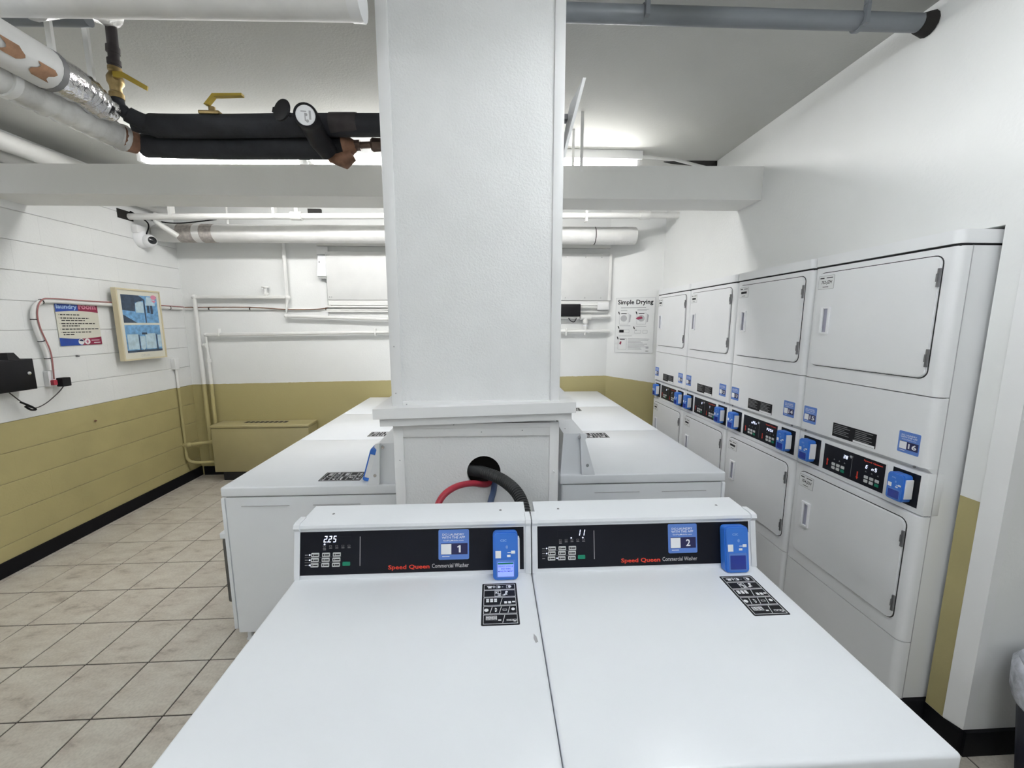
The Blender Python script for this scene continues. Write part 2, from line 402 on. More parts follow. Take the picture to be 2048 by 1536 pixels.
mbh.add(V, Fc)
for (cx, cz) in corner_pts:      # close the four corners left by the radial grid
    near = sorted(range(n), key=lambda k: (outer[k][0] - cx) ** 2 + (outer[k][1] - cz) ** 2)
    ks = [k for k in range(n) if abs(outer[k][0] - cx) < 1e-6 or abs(outer[k][1] - cz) < 1e-6]
    kx = min((k for k in ks if abs(outer[k][0] - cx) < 1e-6), key=lambda k: abs(outer[k][1] - cz))
    kz = min((k for k in ks if abs(outer[k][1] - cz) < 1e-6), key=lambda k: abs(outer[k][0] - cx))
    if kx != kz: mbh.add([fp.p(cx, cz, -.008), fp.p(*outer[kx], -.008), fp.p(*outer[kz], -.008)], [(0, 1, 2)])
mbh.build('front_board', 'frp', pil, label='lower pebbled board with a round hose hole')
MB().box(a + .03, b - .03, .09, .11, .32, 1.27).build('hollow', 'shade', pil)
MB().box(a + .012, a + .03, .012, .66, .02, 1.30).box(b - .03, b - .012, .012, .66, .02, 1.30).box(a + .012, b - .012, .64, .66, .02, 1.3).box(a + .012, b - .012, .008, .03, .02, .30).build('box_side', 'frp', pil)
for (x0, x1) in ((a, a + .043), (b - .042, b)): MB().box(x0, x1, 0, .67, .02, 1.285, bev=.003).build('corner_trim', 'trim', pil)
MB().box(a + .043, b - .042, -.002, .01, 1.225, 1.285, bev=.002).box(a + .043, b - .042, -.006, .01, 1.262, 1.285, bev=.002).build('head_trim', 'trim', pil)
# nails
nm = MB()
for (x, z, y) in ((-.30, 1.372, -.005), (.12, 1.372, -.005), (-.345, 1.62, 0), (-.345, 1.42, 0), (-.34, 1.12, 0), (-.1, 1.28, -.007), (.02, 1.245, -.003), (.2, 1.25, -.003)):
    nm.lathe(Fr((x, y, z), (1, 0, 0), (0, 0, 1)), [(.003, 0), (.002, .001)], 8)
nm.build('nail', 'grey_ink', pil, kind='stuff')
MB().lathe(Fr((b - .02, -.002, 1.06), (1, 0, 0), (0, 0, 1)), [(.005, 0), (.004, .012), (.002, .014)], 10).build('peg', 'trim', pil)

def smooth(pts, n=8):
    P = [Vector(p) for p in pts]; out = []
    for i in range(len(P) - 1):
        p0, p1, p2, p3 = P[max(0, i - 1)], P[i], P[i + 1], P[min(len(P) - 1, i + 2)]
        for k in range(n):
            t = k / n; out.append(.5 * ((2 * p1) + (p2 - p0) * t + (2 * p0 - 5 * p1 + 4 * p2 - p3) * t * t + (3 * p1 - p0 - 3 * p2 + p3) * t ** 3))
    return out + [P[-1]]
# hoses out of the pillar's hole
MB().tube(smooth([(.0, 1.83, .980), (-.03, 1.76, .998), (-.097, 1.70, 1.028), (-.166, 1.63, 1.036), (-.215, 1.565, 1.005), (-.24, 1.50, .90), (-.24, 1.45, .75), (-.21, 1.42, .60)]), .0135, 12).build('red_hose', 'redhose', label='red rubber water hose curving out of the pillar hole', cat='hose')
MB().tube(smooth([(.035, 1.84, 1.005), (.012, 1.76, 1.002), (.004, 1.69, .990), (-.012, 1.63, .95), (-.03, 1.58, .80), (-.02, 1.50, .62)]), .0135, 12).build('blue_hose', 'bluehose', label='dark blue rubber water hose hanging out of the pillar hole', cat='hose')
cp = smooth([(-.12, 1.835, 1.045), (-.085, 1.79, 1.052), (-.03, 1.735, 1.062), (.05, 1.66, 1.052), (.108, 1.57, 1.022), (.128, 1.49, .955), (.125, 1.43, .84), (.11, 1.41, .66)], 40)
MB().tube(cp, [.0265 if (i // 2) % 2 else .0232 for i in range(len(cp))], 14).build('drain_hose', 'corr', label='black corrugated drain hose from the pillar hole', cat='hose')
sgn = thing('hanging_sign', 'thin white notice board hanging off the pillar side', 'sign', (.30, 1.8, 2.6))
MB().hexa([(.0, .0, -.20), (.012, .0, -.20), (.075, -.08, .06), (.063, -.08, .06), (.0, .14, -.20), (.006, .14, -.20), (.055, .12, .06), (.049, .12, .06)]).build('board', 'white_paper', sgn)
MB().box(-.004, .03, .05, .09, -.03, -.01).build('bracket', 'steel', sgn)

# ================================================================== APPLIANCE DETAILS
def reader(parent, fr, x, y, w, h, d, lit, bracket=True, detail=True):
    """blue payment reader standing proud of a panel frame; x, y its lower left corner"""
    r = MB().rrect(x, x + w, y, y + h, w * .16, .004, d - .006, fr).rrect(x + .003, x + w - .003, y + .003, y + h - .003, w * .14, d - .006, d, fr).build('payment_reader', 'blue', parent, label='blue card and phone payment reader')
    f = Fr(fr.p(x, y, d), fr.r, fr.u)
    MB().rrect(w * .13, w * .87, h * .06, h * .43, w * .03, .0, .0012, f).build('screen_frame', 'sticker', r)
    MB().rrect(w * .18, w * .82, h * .09, h * .385, w * .02, .001, .002, f).build('screen', 'screen_on' if lit else 'screen_off', r)
    if bracket: MB().rrect(x + w - .001, x + w + w * .07, y + h * .15, y + h * .86, w * .03, .003, d * .80, fr).build('bracket', 'ink', r)
    if detail:
        mb = MB(); text(mb, 'CSC', f, w * .30, w * .54, h * .815, h * .86, bold=.01)
        for k in range(3):
            rr = w * (.05 + .03 * k)
            mb.add([f.p(w * .47 + math.cos(t) * q, h * .70 + math.sin(t) * q * .8, .0006) for q in (rr, rr + w * .014) for t in [(-.8 + 1.6 * i / 6) for i in range(7)]],
                   [(i, i + 1, 7 + i + 1, 7 + i) for i in range(6)])
        mb.build('reader_logo', 'lightblue', r)
        mb = MB().box(w * .10, w * .32, h * .47, h * .62, 0, .0006, fr=f).box(w * .56, w * .70, h * .49, h * .535, 0, .0006, fr=f).box(w * .72, w * .88, h * .56, h * .62, 0, .0006, fr=f).box(w * .58, w * .71, h * .575, h * .59, 0, .0006, fr=f)
        mb.build('decal', 'ink', r, kind='stuff')
        if lit:
            mb = MB(); g = Fr(f.p(0, 0, .0021), f.r, f.u)
            for i, s_ in enumerate(('SELECT CYCLE', 'AND THEN', 'MAKE PAYMENT')):
                hw = (.29, .19, .3)[i] * w
                text(mb, s_, g, w * .5 - hw, w * .5 + hw, h * (.29 - .052 * i), h * (.32 - .052 * i), .0003, bold=.004)
            mb.build('screen_lettering', 'navy', r)
            MB().box(w * .19, w * .81, h * .345, h * .38, 0, .0004, fr=g).build('screen_bar', 'green', r)
    return r

def app_sticker(parent, fr, x, y, w, h, num):
    s_ = MB().rrect(x, x + w, y, y + h, w * .05, 0, .0007, fr).build('number_sticker', 'sticker', parent)
    f = Fr(fr.p(x, y, .0007), fr.r, fr.u)
    MB().box(w * .08, w * .95, h * .17, h * .54, 0, .0004, fr=f).build('number_field', 'navy', s_)
    MB().box(w * .085, w * .42, h * .18, h * .52, 0, .0007, fr=f).build('white_field', 'ink', s_)
    if num:
        mb = MB(); text(mb, 'DO LAUNDRY', f, w * .13, w * .84, h * .80, h * .875, bold=.01); text(mb, 'WITH THE APP', f, w * .11, w * .87, h * .70, h * .775, bold=.01)
        text(mb, 'GetPayMobile.com', f, w * .16, w * .82, h * .60, h * .66, bold=.004)
        mb.box(w * .12, w * .36, h * .095, h * .115, 0, .0005, fr=f)
        if num == '1': mb.poly([(w * .665, h * .235), (w * .725, h * .235), (w * .725, h * .47), (w * .68, h * .47), (w * .615, h * .435), (w * .622, h * .395), (w * .665, h * .415)], 0, .0008, f)
        elif len(num) == 1: text(mb, num, f, w * .61, w * .76, h * .235, h * .47, .0008, bold=.02)
        else: text(mb, num, f, w * .50, w * .88, h * .235, h * .47, .0008, bold=.02)
        mb.build('sticker_lettering', 'ink', s_)
    return s_

def pictogram_sticker(parent, fr, x, y, w, h):
    s_ = MB().rrect(x, x + w, y, y + h, w * .04, 0, .0007, fr).build('instruction_sticker', 'black_ink', parent, label='black instruction sticker with white pictograms')
    f = Fr(fr.p(x, y, .0007), fr.r, fr.u); k = MB(); t = .0011 * w / .1; e = .0004
    rows = [(.83, .97), (.645, .815), (.44, .63), (.245, .425), (.03, .23)]
    for (r0, r1) in rows:
        k.ring(w * .05, w * .95, h * r0, h * r1, t, 0, e, f)
    def bx(a0, a1, b0, b1, row):
        r0, r1 = rows[row]; d = r1 - r0; k.box(w * a0, w * a1, h * (r0 + d * b0), h * (r0 + d * b1), 0, e, fr=f)
    def rg(a0, a1, b0, b1, row):
        r0, r1 = rows[row]; d = r1 - r0; k.ring(w * a0, w * a1, h * (r0 + d * b0), h * (r0 + d * b1), t * .8, 0, e, f)
    def sl(a0, row):
        r0, r1 = rows[row]; k.poly([(w * a0, h * (r0 + .02)), (w * (a0 + .015), h * (r0 + .02)), (w * (a0 + .075), h * (r1 - .02)), (w * (a0 + .06), h * (r1 - .02))], 0, e, f)
    def disc(a0, b0, r, row):
        r0, r1 = rows[row]; k.poly([(w * (a0 + r * math.cos(q * .524)), h * (r0 + (r1 - r0) * b0) + w * r * math.sin(q * .524)) for q in range(12)], 0, e, f)
    bx(.17, .27, .3, .6, 0); bx(.14, .30, .55, .72, 0); bx(.33, .35, .3, .8, 0); bx(.31, .38, .5, .6, 0); rg(.40, .50, .3, .75, 0); disc(.49, .52, .045, 0); bx(.57, .61, .48, .54, 0); rg(.70, .81, .25, .78, 0); disc(.80, .55, .05, 0)
    rg(.36, .46, .1, .9, 1); rg(.46, .54, .1, .9, 1); bx(.36, .54, .47, .52, 1); bx(.38, .43, .6, .75, 1); bx(.48, .52, .2, .35, 1)
    disc(.70, .72, .04, 1); bx(.62, .72, .3, .42, 1); bx(.66, .70, .4, .7, 1); bx(.58, .66, .2, .3, 1)
    for i in range(3): bx(.12 + .11 * i, .20 + .11 * i, .42, .62, 2); bx(.12 + .11 * i, .20 + .11 * i, .66, .84, 2)
    sl(.50, 2)
    for i in range(3): bx(.62 + .11 * i, .70 + .11 * i, .2 + .12 * (i == 2), .48, 2)
    disc(.13, .5, .06, 3); sl(.22, 3); text(k, 'D', f, w * .36, w * .42, h * .29, h * .38, e, bold=.04); sl(.47, 3); rg(.57, .68, .4, .6, 3); sl(.70, 3); disc(.85, .55, .05, 3)
    for i in range(3):
        for q in range(3): rg(.12 + .10 * i, .21 + .10 * i, .42 + .15 * q, .55 + .15 * q, 4)
    bx(.44, .52, .32, .45, 4); sl(.55, 4)
    for i in range(3): rg(.66 + .09 * i, .74 + .09 * i, .28, .44, 4)
    bx(.84, .91, .2, .3, 4)
    k.build('pictograms', 'ink', s_, kind='stuff')
    return s_

def washer(label, loc, rz, w, D, dbase, zdeck, zbot, chh, tilt, num, led, lit, lettered=True, door=True, group=None, sp=1.0, dots=()):
    """front-loading washer; x to the right, y back, front at y = 0; dbase = console foot, chh console height"""
    t = thing('washing_machine', label, 'washing machine', loc, rz, group)
    lid = .052 if sp > 1.1 else .045
    MB().rrect(.004, w - .004, .012, D - .01, .012, zbot, zdeck - lid - .004, WF).build('cabinet', 'enamel', t)
    MB().box(.012, w - .012, .02, D - .02, zdeck - lid - .006, zdeck - lid).build('top_gap', 'gap', t)
    MB().box(0, w, 0, D, zdeck - lid, zdeck, bev=.008, seg=3).build('top', 'enamel', t)
    for x in (.035, w - .055): MB().box(x, x + .02, .04, .06, 0, zbot + .01).box(x - .004, x + .024, .036, .064, 0, .012).build('foot', 'enamel', t)
    for x in (.035, w - .055): MB().box(x, x + .02, D - .08, D - .06, 0, zbot + .01).build('foot', 'enamel', t)
    # front panel, folded edge and door
    MB().rrect(.002, w - .002, zbot + .02, zdeck - lid - .006, .006, -.002, .014, Fr((0, .012, 0), (1, 0, 0), (0, 0, 1))).build('front_panel', 'enamel', t)
    if door:
        zc = zbot + (zdeck - zbot) * .37; R_ = w * .26; fd = Fr((w / 2, .012, zc), (1, 0, 0), (0, 0, 1))
        hw = w / 2 - .095; hh = (zdeck - zbot) * .245
        dr = MB().rrect(-hw, hw, -hh, hh, .03, .004, .092, fd, seg=4).build('door', 'door_grey', t, label='dark grey door with round glass')
        MB().lathe(fd, [(R_, .092), (R_ * .98, .102), (R_ * .86, .106), (R_ * .82, .096)], 36).build('door_ring', 'enamel', dr)
        MB().lathe(fd, [(R_ * .84, .092), (R_ * .6, .101), (R_ * .2, .105), (.001, .106)], 32).build('door_glass', 'glass', dr)
        MB().rrect(hw - .05, hw + .004, hh - .012, hh + .022, .006, .05, .100, fd).build('door_handle', 'enamel', dr)
    # embossed lines on the near cabinet side
    for xs in (-.0012, w + .0002):
        for (y0, y1) in ((.10, .34), (.46, .70)):
            if y1 < D - .06: MB().box(xs + .003, xs + .0055, y0, y1, zdeck - lid - .05, zdeck - lid - .047).build('side_crease', 'grey_ink', t)
    # console
    zt = zdeck + chh; yb = D - .006; yt = dbase + chh * tilt
    prof = [(dbase, zdeck), (yt, zt - .022 * sp), (yt - .006 * sp, zt - .012 * sp), (yt - .004 * sp, zt - .003 * sp), (yt + .008 * sp, zt), (yb - .012, zt + .002), (yb, zdeck)]
    sf = Fr((0, 0, 0), (0, 1, 0), (0, 0, 1))    # normal = +x
    c = MB().poly(prof, .015 * sp, w - .015 * sp, sf).build('console', 'enamel', t)
    big = [(dbase - .004, zdeck), (yt - .004, zt - .022 * sp), (yt - .012 * sp, zt - .01 * sp), (yt - .008 * sp, zt + .001), (yt + .008 * sp, zt + .004), (dbase + (yb - dbase) * .45, zt + .003), (dbase + (yb - dbase) * .38, zdeck)]
    for x0 in (.001, w - .017 * sp - .001):
        ec = MB().poly(big, x0, x0 + .017 * sp, sf).build('end_cap', 'enamel', c)
    for xs in (0, w):
        n_ = Fr((xs, 0, 0), (0, -1, 0), (0, 0, 1)) if xs == 0 else Fr((xs, 0, 0), (0, 1, 0), (0, 0, 1))
        for (yy, zz) in ((dbase + .03 * sp, zdeck + .04 * sp), (yt + .022 * sp, zt - .012 * sp)):
            MB().lathe(Fr(n_.p(-yy if xs == 0 else yy, zz, 0), n_.r, n_.u), [(.0075 * sp, -.004), (.0065 * sp, .0006), (.0035 * sp, .0008)], 12).build('bolt', 'chrome', c)
    for (x, y) in ((w * .13, yt + .065 * sp), (w * .87, yt + .065 * sp)):
        MB().lathe(Fr((x, y, zt + .0012), (1, 0, 0), (0, 1, 0)), [(.0045, 0), (.003, .0012)], 10).build('screw', 'steel', c)
    # black control panel on the sloping face
    up = Vector((0, yt - dbase, zt - .022 * sp - zdeck)); L_ = up.length
    f = Fr((0, dbase, zdeck), (1, 0, 0), up)
    px0, px1, py0, py1 = .017 * sp, w - .024 * sp, L_ * .085, L_ * .975
    p = MB().box(px0, px1, py0, py1, 0, .0015, fr=f).build('control_panel', 'panel', t, label='black control panel with keys and display')
    g = Fr(f.p(px0, py0, .0015), f.r, f.u); pw, ph = px1 - px0, py1 - py0
    kx = [.066, .113, .160]; ky = [.19, .31, .425]
    for i in range(3):
        for j in range(3):
            MB().rrect(pw * (kx[i] + .0015 * j - .0175), pw * (kx[i] + .0015 * j + .0165), ph * ky[j], ph * (ky[j] + .092), .002 * sp, 0, .0022, g).build('key', 'key', p)
    MB().rrect(pw * .188, pw * .221, ph * .205, ph * .295, .002 * sp, 0, .0022, g).build('start_key', 'green', p)
    if lettered:
        for i in range(3):
            for j in range(3):
                kk = MB().box(pw * (kx[i] + .0015 * j - .006), pw * (kx[i] + .0015 * j + .0135), ph * (ky[j] + .032), ph * (ky[j] + .058), .0022, .0026, fr=g)
                kk.box(pw * (kx[i] + .0015 * j - .0135), pw * (kx[i] + .0015 * j - .0085), ph * (ky[j] + .026), ph * (ky[j] + .066), .0022, .0026, fr=g).build('key_print', 'black_ink', p, kind='stuff')
        mb = MB().box(pw * .022, pw * .179, ph * .294, ph * .300, 0, .0005, fr=g).box(pw * .022, pw * .181, ph * .411, ph * .417, 0, .0005, fr=g)
        for j in range(3): mb.box(pw * .023, pw * .036, ph * (ky[j] + .035), ph * (ky[j] + .055), 0, .0005, fr=g)
        for i in range(5): mb.box(pw * (.101 + .027 * i), pw * (.114 + .027 * i), ph * .610, ph * .626, 0, .0005, fr=g); mb.ring(pw * (.1015 + .027 * i), pw * (.1125 + .027 * i), ph * .645, ph * .680, .0007, 0, .0005, g)
        mb.box(pw * .1015, pw * .114, ph * .575, ph * .592, 0, .0005, fr=g)
        mb.build('panel_print', 'dim', p, kind='stuff')
        MB().box(pw * .263, pw * .2655, ph * .19, ph * .87, 0, .0008, fr=g).build('divider', 'grey_ink', p)
        MB().box(pw * .095, pw * .223, ph * .735, ph * .885, 0, .0004, fr=g).build('display', 'panel', p)
        mb = MB(); digits(mb, led[0], g, pw * led[1], ph * .755, .0092 * sp, .0195 * sp, .0050 * sp, .0024 * sp)
        for (u, v) in dots: mb.poly([(pw * u + .0026 * sp * math.cos(q), ph * v + .0022 * sp * math.sin(q)) for q in [i * .785 for i in range(8)]], 0, .0008, g)
        mb.build('display_digits', 'led', p, kind='stuff')
        mb = MB(); text(mb, 'Speed Queen', g, pw * .389, pw * .573, ph * .055, ph * .185, .0006, bold=.022); mb.build('brand_lettering', 'red', p)
        mb = MB(); text(mb, 'Commercial Washer', g, pw * .584, pw * .749, ph * .092, ph * .190, .0006, bold=0.); mb.build('model_lettering', 'silver_ink', p)
    app_sticker(p, g, pw * .613, ph * .275, pw * .138, ph * .705, num)
    reader(t, g, pw * .859, ph * -.15, .078 * sp, .146 * sp, .034 * sp, lit, detail=True)
    # pictogram sticker on the top, right of centre near the console
    pictogram_sticker(t, Fr((0, 0, zdeck), (1, 0, 0), (0, 1, 0)), w - .155 * sp, dbase - .225 * sp, .103 * sp, .175 * sp)
    return t

# ---- the two washers in front of the pillar
FW = .7405; FX = -.616; FY = .60
washer('white front-loading washer numbered 1, its display reading 2.25', (FX, FY, 0), 0, FW - .002, .765, .594, .93, .03, .168, .17, '1', ('2.25', .103), True, dots=((.108, .71), (.0436, .473), (.0436, .354), (.0436, .236)), group='washers in front of the pillar')
washer('white front-loading washer numbered 2, beside washer 1', (FX + FW, FY, 0), 0, FW - .002, .765, .594, .93, .03, .168, .17, '2', ('||', .185), False, dots=((.212, .71), (.158, .71), (.0436, .473), (.0436, .354), (.091, .236)), group='washers in front of the pillar')
scratch = MB().poly([(.0, 0), (.006, .004), (.004, .02), (-.002, .03), (-.004, .015)], 0, .0006, Fr((.105, .905, .9302), (1, 0, 0), (0, 1, 0)))
tag(scratch.build('scuff_mark', 'grey_ink'), 'small grey chip at the seam between washers 1 and 2', 'chip')
# ---- washers back to back behind the pillar
SW = .868
for k in range(3):
    lb = ('white washer facing the olive wall, closest to the pillar', 'white washer facing the olive wall, middle of its three', 'white washer facing the olive wall, by the back wall')[k]
    washer(lb, (-1.385, 2.045 + SW * (k + 1) - .002, 0), -math.pi / 2, SW - .004, .90, .742, .89, .07, .215, .26, '', None, False, lettered=False, group='washers facing the olive wall', sp=1.25)
    lb = ('white washer facing the dryers, closest to the pillar', 'white washer facing the dryers, middle of its three', 'white washer facing the dryers, by the back wall')[k]
    washer(lb, (1.235, 2.005 + .880 * k, 0), math.pi / 2, .880 - .004, .885, .705, .94, .07, .215, .26, '', None, False, lettered=False, group='washers facing the dryers', sp=1.25)

# ================================================================== DRYER STACKS
def dryer_stack(label, yfar, nums, tags, disp, group):
    Wd = .681
    t = thing('stacked_dryer', label, 'dryer', (1.712, yfar, .11), -math.pi / 2, group)
    z = lambda v: v - .11
    ff = Fr((0, 0, -.11), (1, 0, 0), (0, 0, 1))    # front frame in world heights
    tf = Fr((0, 0, -.11), (1, 0, 0), (0, 1, 0))    # plan frame in world heights
    MB().box(.004, Wd - .004, .0465, .72, z(.115), z(2.0)).build('cabinet', 'dryer', t)
    MB().rrect(0, Wd, -.006, .73, .03, 2.008, 2.056, tf, seg=5).build('top', 'dryer', t)
    MB().box(.008, Wd - .008, .006, .70, z(1.998), z(2.009)).build('top_gap', 'gap', t)
    def panel(name, z0, z1, r=.028):
        return MB().rrect(.001, Wd - .001, 0, .046, r, z0, z1, tf, seg=5, corners=(1, 0, 0, 1)).build(name, 'dryer', t)
    panel('front_panel', 1.434, 1.999); up = panel('access_panel', 1.146, 1.430)
    panel('front_panel', .387, .944); panel('access_panel', .115, .383)
    MB().box(.01, Wd - .01, .03, .08, z(.113), z(2.0)).build('seam', 'gap', t)
    for xx in (.05, .63): MB().lathe(Fr((xx, .004, z(1.14)), (1, 0, 0), (0, 0, 1)), [(.006, 0), (.005, .003)], 10).build('screw', 'steel', t)
    MB().hexa([(.002, .03, z(1.126)), (Wd - .002, .03, z(1.126)), (Wd - .002, .06, z(1.126)), (.002, .06, z(1.126)), (.002, .002, z(1.148)), (Wd - .002, .002, z(1.148)), (Wd - .002, .06, z(1.148)), (.002, .06, z(1.148))]).build('lower_lip', 'dryer', t)
    for (xa, xb) in ((.0002, .006), (Wd - .006, Wd - .0002)): MB().box(xa, xb, .0462, .0492, z(.115), z(2.0)).build('side_seam_shade', 'grey_ink', t)  # grey strip paints the crease's shadow between front panel and cabinet
    cons = MB().box(.001, Wd - .001, .012, .08, z(.948), z(1.127), bev=.004).build('console', 'dryer', t)
    fc = Fr((0, .012, -.11), (1, 0, 0), (0, 0, 1))
    # doors
    for (z0, z1, dx, tg) in ((1.502, 1.971, 0, tags[0]), (.458, .913, .012, tags[1])):
        x0, x1 = .040 + dx, .628 + dx * .7
        MB().rrect(x0 - .004, x1 + .004, z0 - .004, z1 + .004, .034, -.002, .0012, ff, seg=5).build('door_gap_shade', 'gap', t)  # dark sheet under the door, paints the shaded gap round its edge
        dr = MB().rrect(x0, x1, z0, z1, .03, .0, .006, ff, seg=5).rrect(x0 + .003, x1 - .003, z0 + .003, z1 - .003, .028, .006, .0085, ff, seg=5).build('door', 'dryer', t)
        fd = Fr(ff.p(0, 0, .0085), ff.r, ff.u)
        hx0, hz0 = x0 + .046, z0 + .163
        h = MB().ring(hx0, hx0 + .055, hz0, hz0 + .136, .009, 0, .009, fd).box(hx0 + .008, hx0 + .02, hz0 + .006, hz0 + .13, .004, .014, bev=.003, fr=fd).build('handle', 'ink', dr)
        MB().box(hx0 + .018, hx0 + .047, hz0 + .009, hz0 + .127, .0005, .001, fr=fd).build('handle_recess', 'handle_in', dr)
        for zz in (z0 + .045, z1 - .117): MB().box(x1 - .004, x1 + .005, zz, zz + .07, -.001, .006, fr=fd).box(x1 - .006, x1, zz + .02, zz + .05, .0, .008, fr=fd).build('hinge', 'steel', dr)
        g = Fr(fd.p(x0 + .006, z1 - .081, 0), fd.r, fd.u)
        tb = MB().rrect(0, .098, 0, .068, .004, 0, .0008, g).build('tag_plate', 'grey_ink', dr)
        MB().rrect(.002, .096, .002, .066, .003, .0008, .0011, g).build('tag_face', 'white_paper', tb)
        mb = MB().box(.01, .036, .053, .058, .0011, .0014, fr=g).box(.05, .088, .054, .058, .0011, .0014, fr=g).box(.03, .065, .010, .013, .0011, .0014, fr=g)
        if tg: text(mb, tg, g, .018, .082, .022, .042, .0014, bold=.02, shear=.2)
        else: mb.box(.02, .08, .026, .040, .0011, .0014, fr=g)
        mb.build('tag_print', 'black_ink', tb, kind='stuff')
    # stickers and warning label on the upper access panel
    for x, nn in ((.029, nums[0]), (.555, nums[1])): app_sticker(t, ff, x, 1.185, .087, .0895, nn)
    wl_ = MB().box(.226, .459, 1.160, 1.227, 0, .0007, fr=ff).build('warning_label', 'black_ink', t)
    mb = MB()
    for i in range(6):
        for xa in (.233, .352):
            mb.box(xa, xa + (.075, .09, .06, .085, .07, .088)[(i + (xa > .3)) % 6], 1.217 - .0085 * i, 1.220 - .0085 * i, .0007, .001, fr=ff)
    mb.build('label_print', 'dim', wl_, kind='stuff')
    MB().box(.345, .455, 1.161, 1.171, .0007, .0011, fr=ff).build('label_strip', 'ink', wl_)
    # control panel
    p = MB().box(.178, .508, .972, 1.105, 0, .0015, fr=fc).build('control_panel', 'panel', t, label='black control panel with two sets of keys')
    MB().ring(.172, .514, .966, 1.111, .006, 0, .001, fc).build('bezel', 'dryer', p)
    g = Fr(fc.p(.178, .972, .0015), fc.r, fc.u)
    for (bx_, by_) in ((.055, .018), (.236, .018)):
        for i in range(3):
            for j in range(2):
                MB().rrect(bx_ + .027 * i, bx_ + .027 * i + .019, by_ + .019 * j, by_ + .019 * j + .0135, .002, 0, .002, g).build('key', 'green' if (i == 2 and j == 0) else 'key', p)
    mb = MB(); digits(mb, disp[0], g, .115 - .016 * (len(disp[0]) - 2), .092, .0095, .017, .0045, .0024); digits(mb, disp[1], g, .236, .083, .0095, .017, .0055, .0024); mb.build('display_digits', 'led', p, kind='stuff')
    mb = MB()
    for (ax, d) in ((.026, 1), (.200, -1)):
        c0 = .040
        mb.poly([(ax - .003, c0 - .014), (ax + .003, c0 - .014), (ax + .003, c0 + .014), (ax - .003, c0 + .014)], 0, .0006, g)
        mb.poly([(ax - .007, c0 + d * .012), (ax + .007, c0 + d * .012), (ax, c0 + d * .024)] if d > 0 else [(ax + .007, c0 + d * .012), (ax - .007, c0 + d * .012), (ax, c0 + d * .024)], 0, .0006, g)
    text(mb, 'Speed Queen', g, .225, .318, .113, .123, .0006, bold=.03)
    mb.build('red_marks', 'red', p, kind='stuff')
    mb = MB()
    for ax in (.062, .236):
        for i in range(3): mb.poly([(ax + .03 * i, .066), (ax + .03 * i + .009, .066), (ax + .03 * i + .0045, .073)], 0, .0005, g)
    mb.box(.1640, .1655, .015, .11, 0, .0005, fr=g).build('panel_marks', 'dim', p, kind='stuff')
    MB().lathe(Fr(g.p(.163, .112, 0), g.r, g.u), [(.0085, 0), (.0075, .006), (.004, .007)], 14).build('lock', 'chrome', p)
    # payment readers
    for (x0, x1) in ((.036, .152), (.541, .654)):
        pl = MB().box(x0, x1, .971, 1.110, 0, .0015, fr=fc).build('reader_plate', 'panel', t)
        f2 = Fr(fc.p(x0, .971, .0015), fc.r, fc.u)
        reader(t, f2, .018, .012, .070, .116, .042, False)
        rd = t.children[-1]
    return t
stacks = [('white stacked dryer numbered 9 and 10 standing beside the drying poster', ('9', '10'), (None, None), ('8 ', '1 ')),
          ('white stacked dryer numbered 11 and 12, second stack from the drying poster', ('11', '12'), (None, None), ('8 ', '7 ')),
          ('white stacked dryer numbered 13 and 14, its display reading PUSH', ('13', '14'), (None, None), ('oPEn', 'PUSH')),
          ('white stacked dryer numbered 15 and 16 beside the olive wall end', ('15', '16'), ('752-JZH', '754-JZH'), ('38', 'E n5'))]
for k, (lb, nums, tags, disp) in enumerate(stacks):
    dryer_stack(lb, 1.4545 + .683 * (4 - k), nums, tags, disp, 'stacked dryers in the alcove')

# ================================================================== LEFT WALL THINGS
lf = lambda y, z, h=0.: Fr((XL + h, y, z), (0, 1, 0), (0, 0, 1))   # frame on the left wall: right = +y, normal = +x
# framed print
fr_ = thing('framed_print', 'cream-framed print of two blue photographs on the block wall', 'picture', (XL + .048, 3.775, 1.387))
o = Fr((0, 0, 0), (0, 1, 0), (0, 0, 1))
fr_.scale = (1, .925, .98)
PW, PH = .515, .655
MB().ring(0, PW, 0, PH, .014, 0, .042, o).build('frame', 'cream', fr_)
pp = MB().box(.01, PW - .01, .01, PH - .01, 0, .036, fr=o).build('sheet', 'paper', fr_)
top = MB().box(.05, PW - .045, .345, .60, .036, .0365, fr=o).build('photograph', 'bluepic', fr_, label='blue photograph of a house and laundry')
q = MB().box(.05, .20, .42, .60, 0, .0004, fr=Fr(o.p(0, 0, .0365), o.r, o.u)); ft = Fr(o.p(0, 0, .0365), o.r, o.u)
q = MB().poly([(.05, .46), (.19, .45), (.20, .53), (.32, .56), (.25, .60), (.05, .60)], 0, .0004, ft).box(.30, .315, .345, .56, 0, .0005, fr=ft).box(.335, .365, .44, .51, 0, .0005, fr=ft).box(.375, .405, .43, .51, 0, .0005, fr=ft).poly([(.05, .345), (.20, .345), (.05, .42)], 0, .0004, ft)
q.build('dark_print', 'darkpic', top)
MB().poly([(.20, .44), (.295, .44), (.295, .54), (.24, .55), (.20, .52)], 0, .0004, ft).poly([(.32, .51), (.44, .51), (.44, .59), (.34, .59)], 0, .0003, ft).build('pale_print', 'palepic', top)
bot = MB().box(.05, PW - .045, .072, .325, .036, .0365, fr=o).build('photograph', 'bluepic', fr_, label='blue photograph of washing machines')
MB().box(.065, .19, .10, .24, 0, .0004, fr=ft).poly([(.21, .11), (.24, .09), (.27, .11), (.27, .22), (.21, .22)], 0, .0004, ft).box(.275, .40, .10, .245, 0, .0004, fr=ft).box(.425, .465, .11, .23, 0, .0004, fr=ft).build('pale_print', 'palepic', bot)
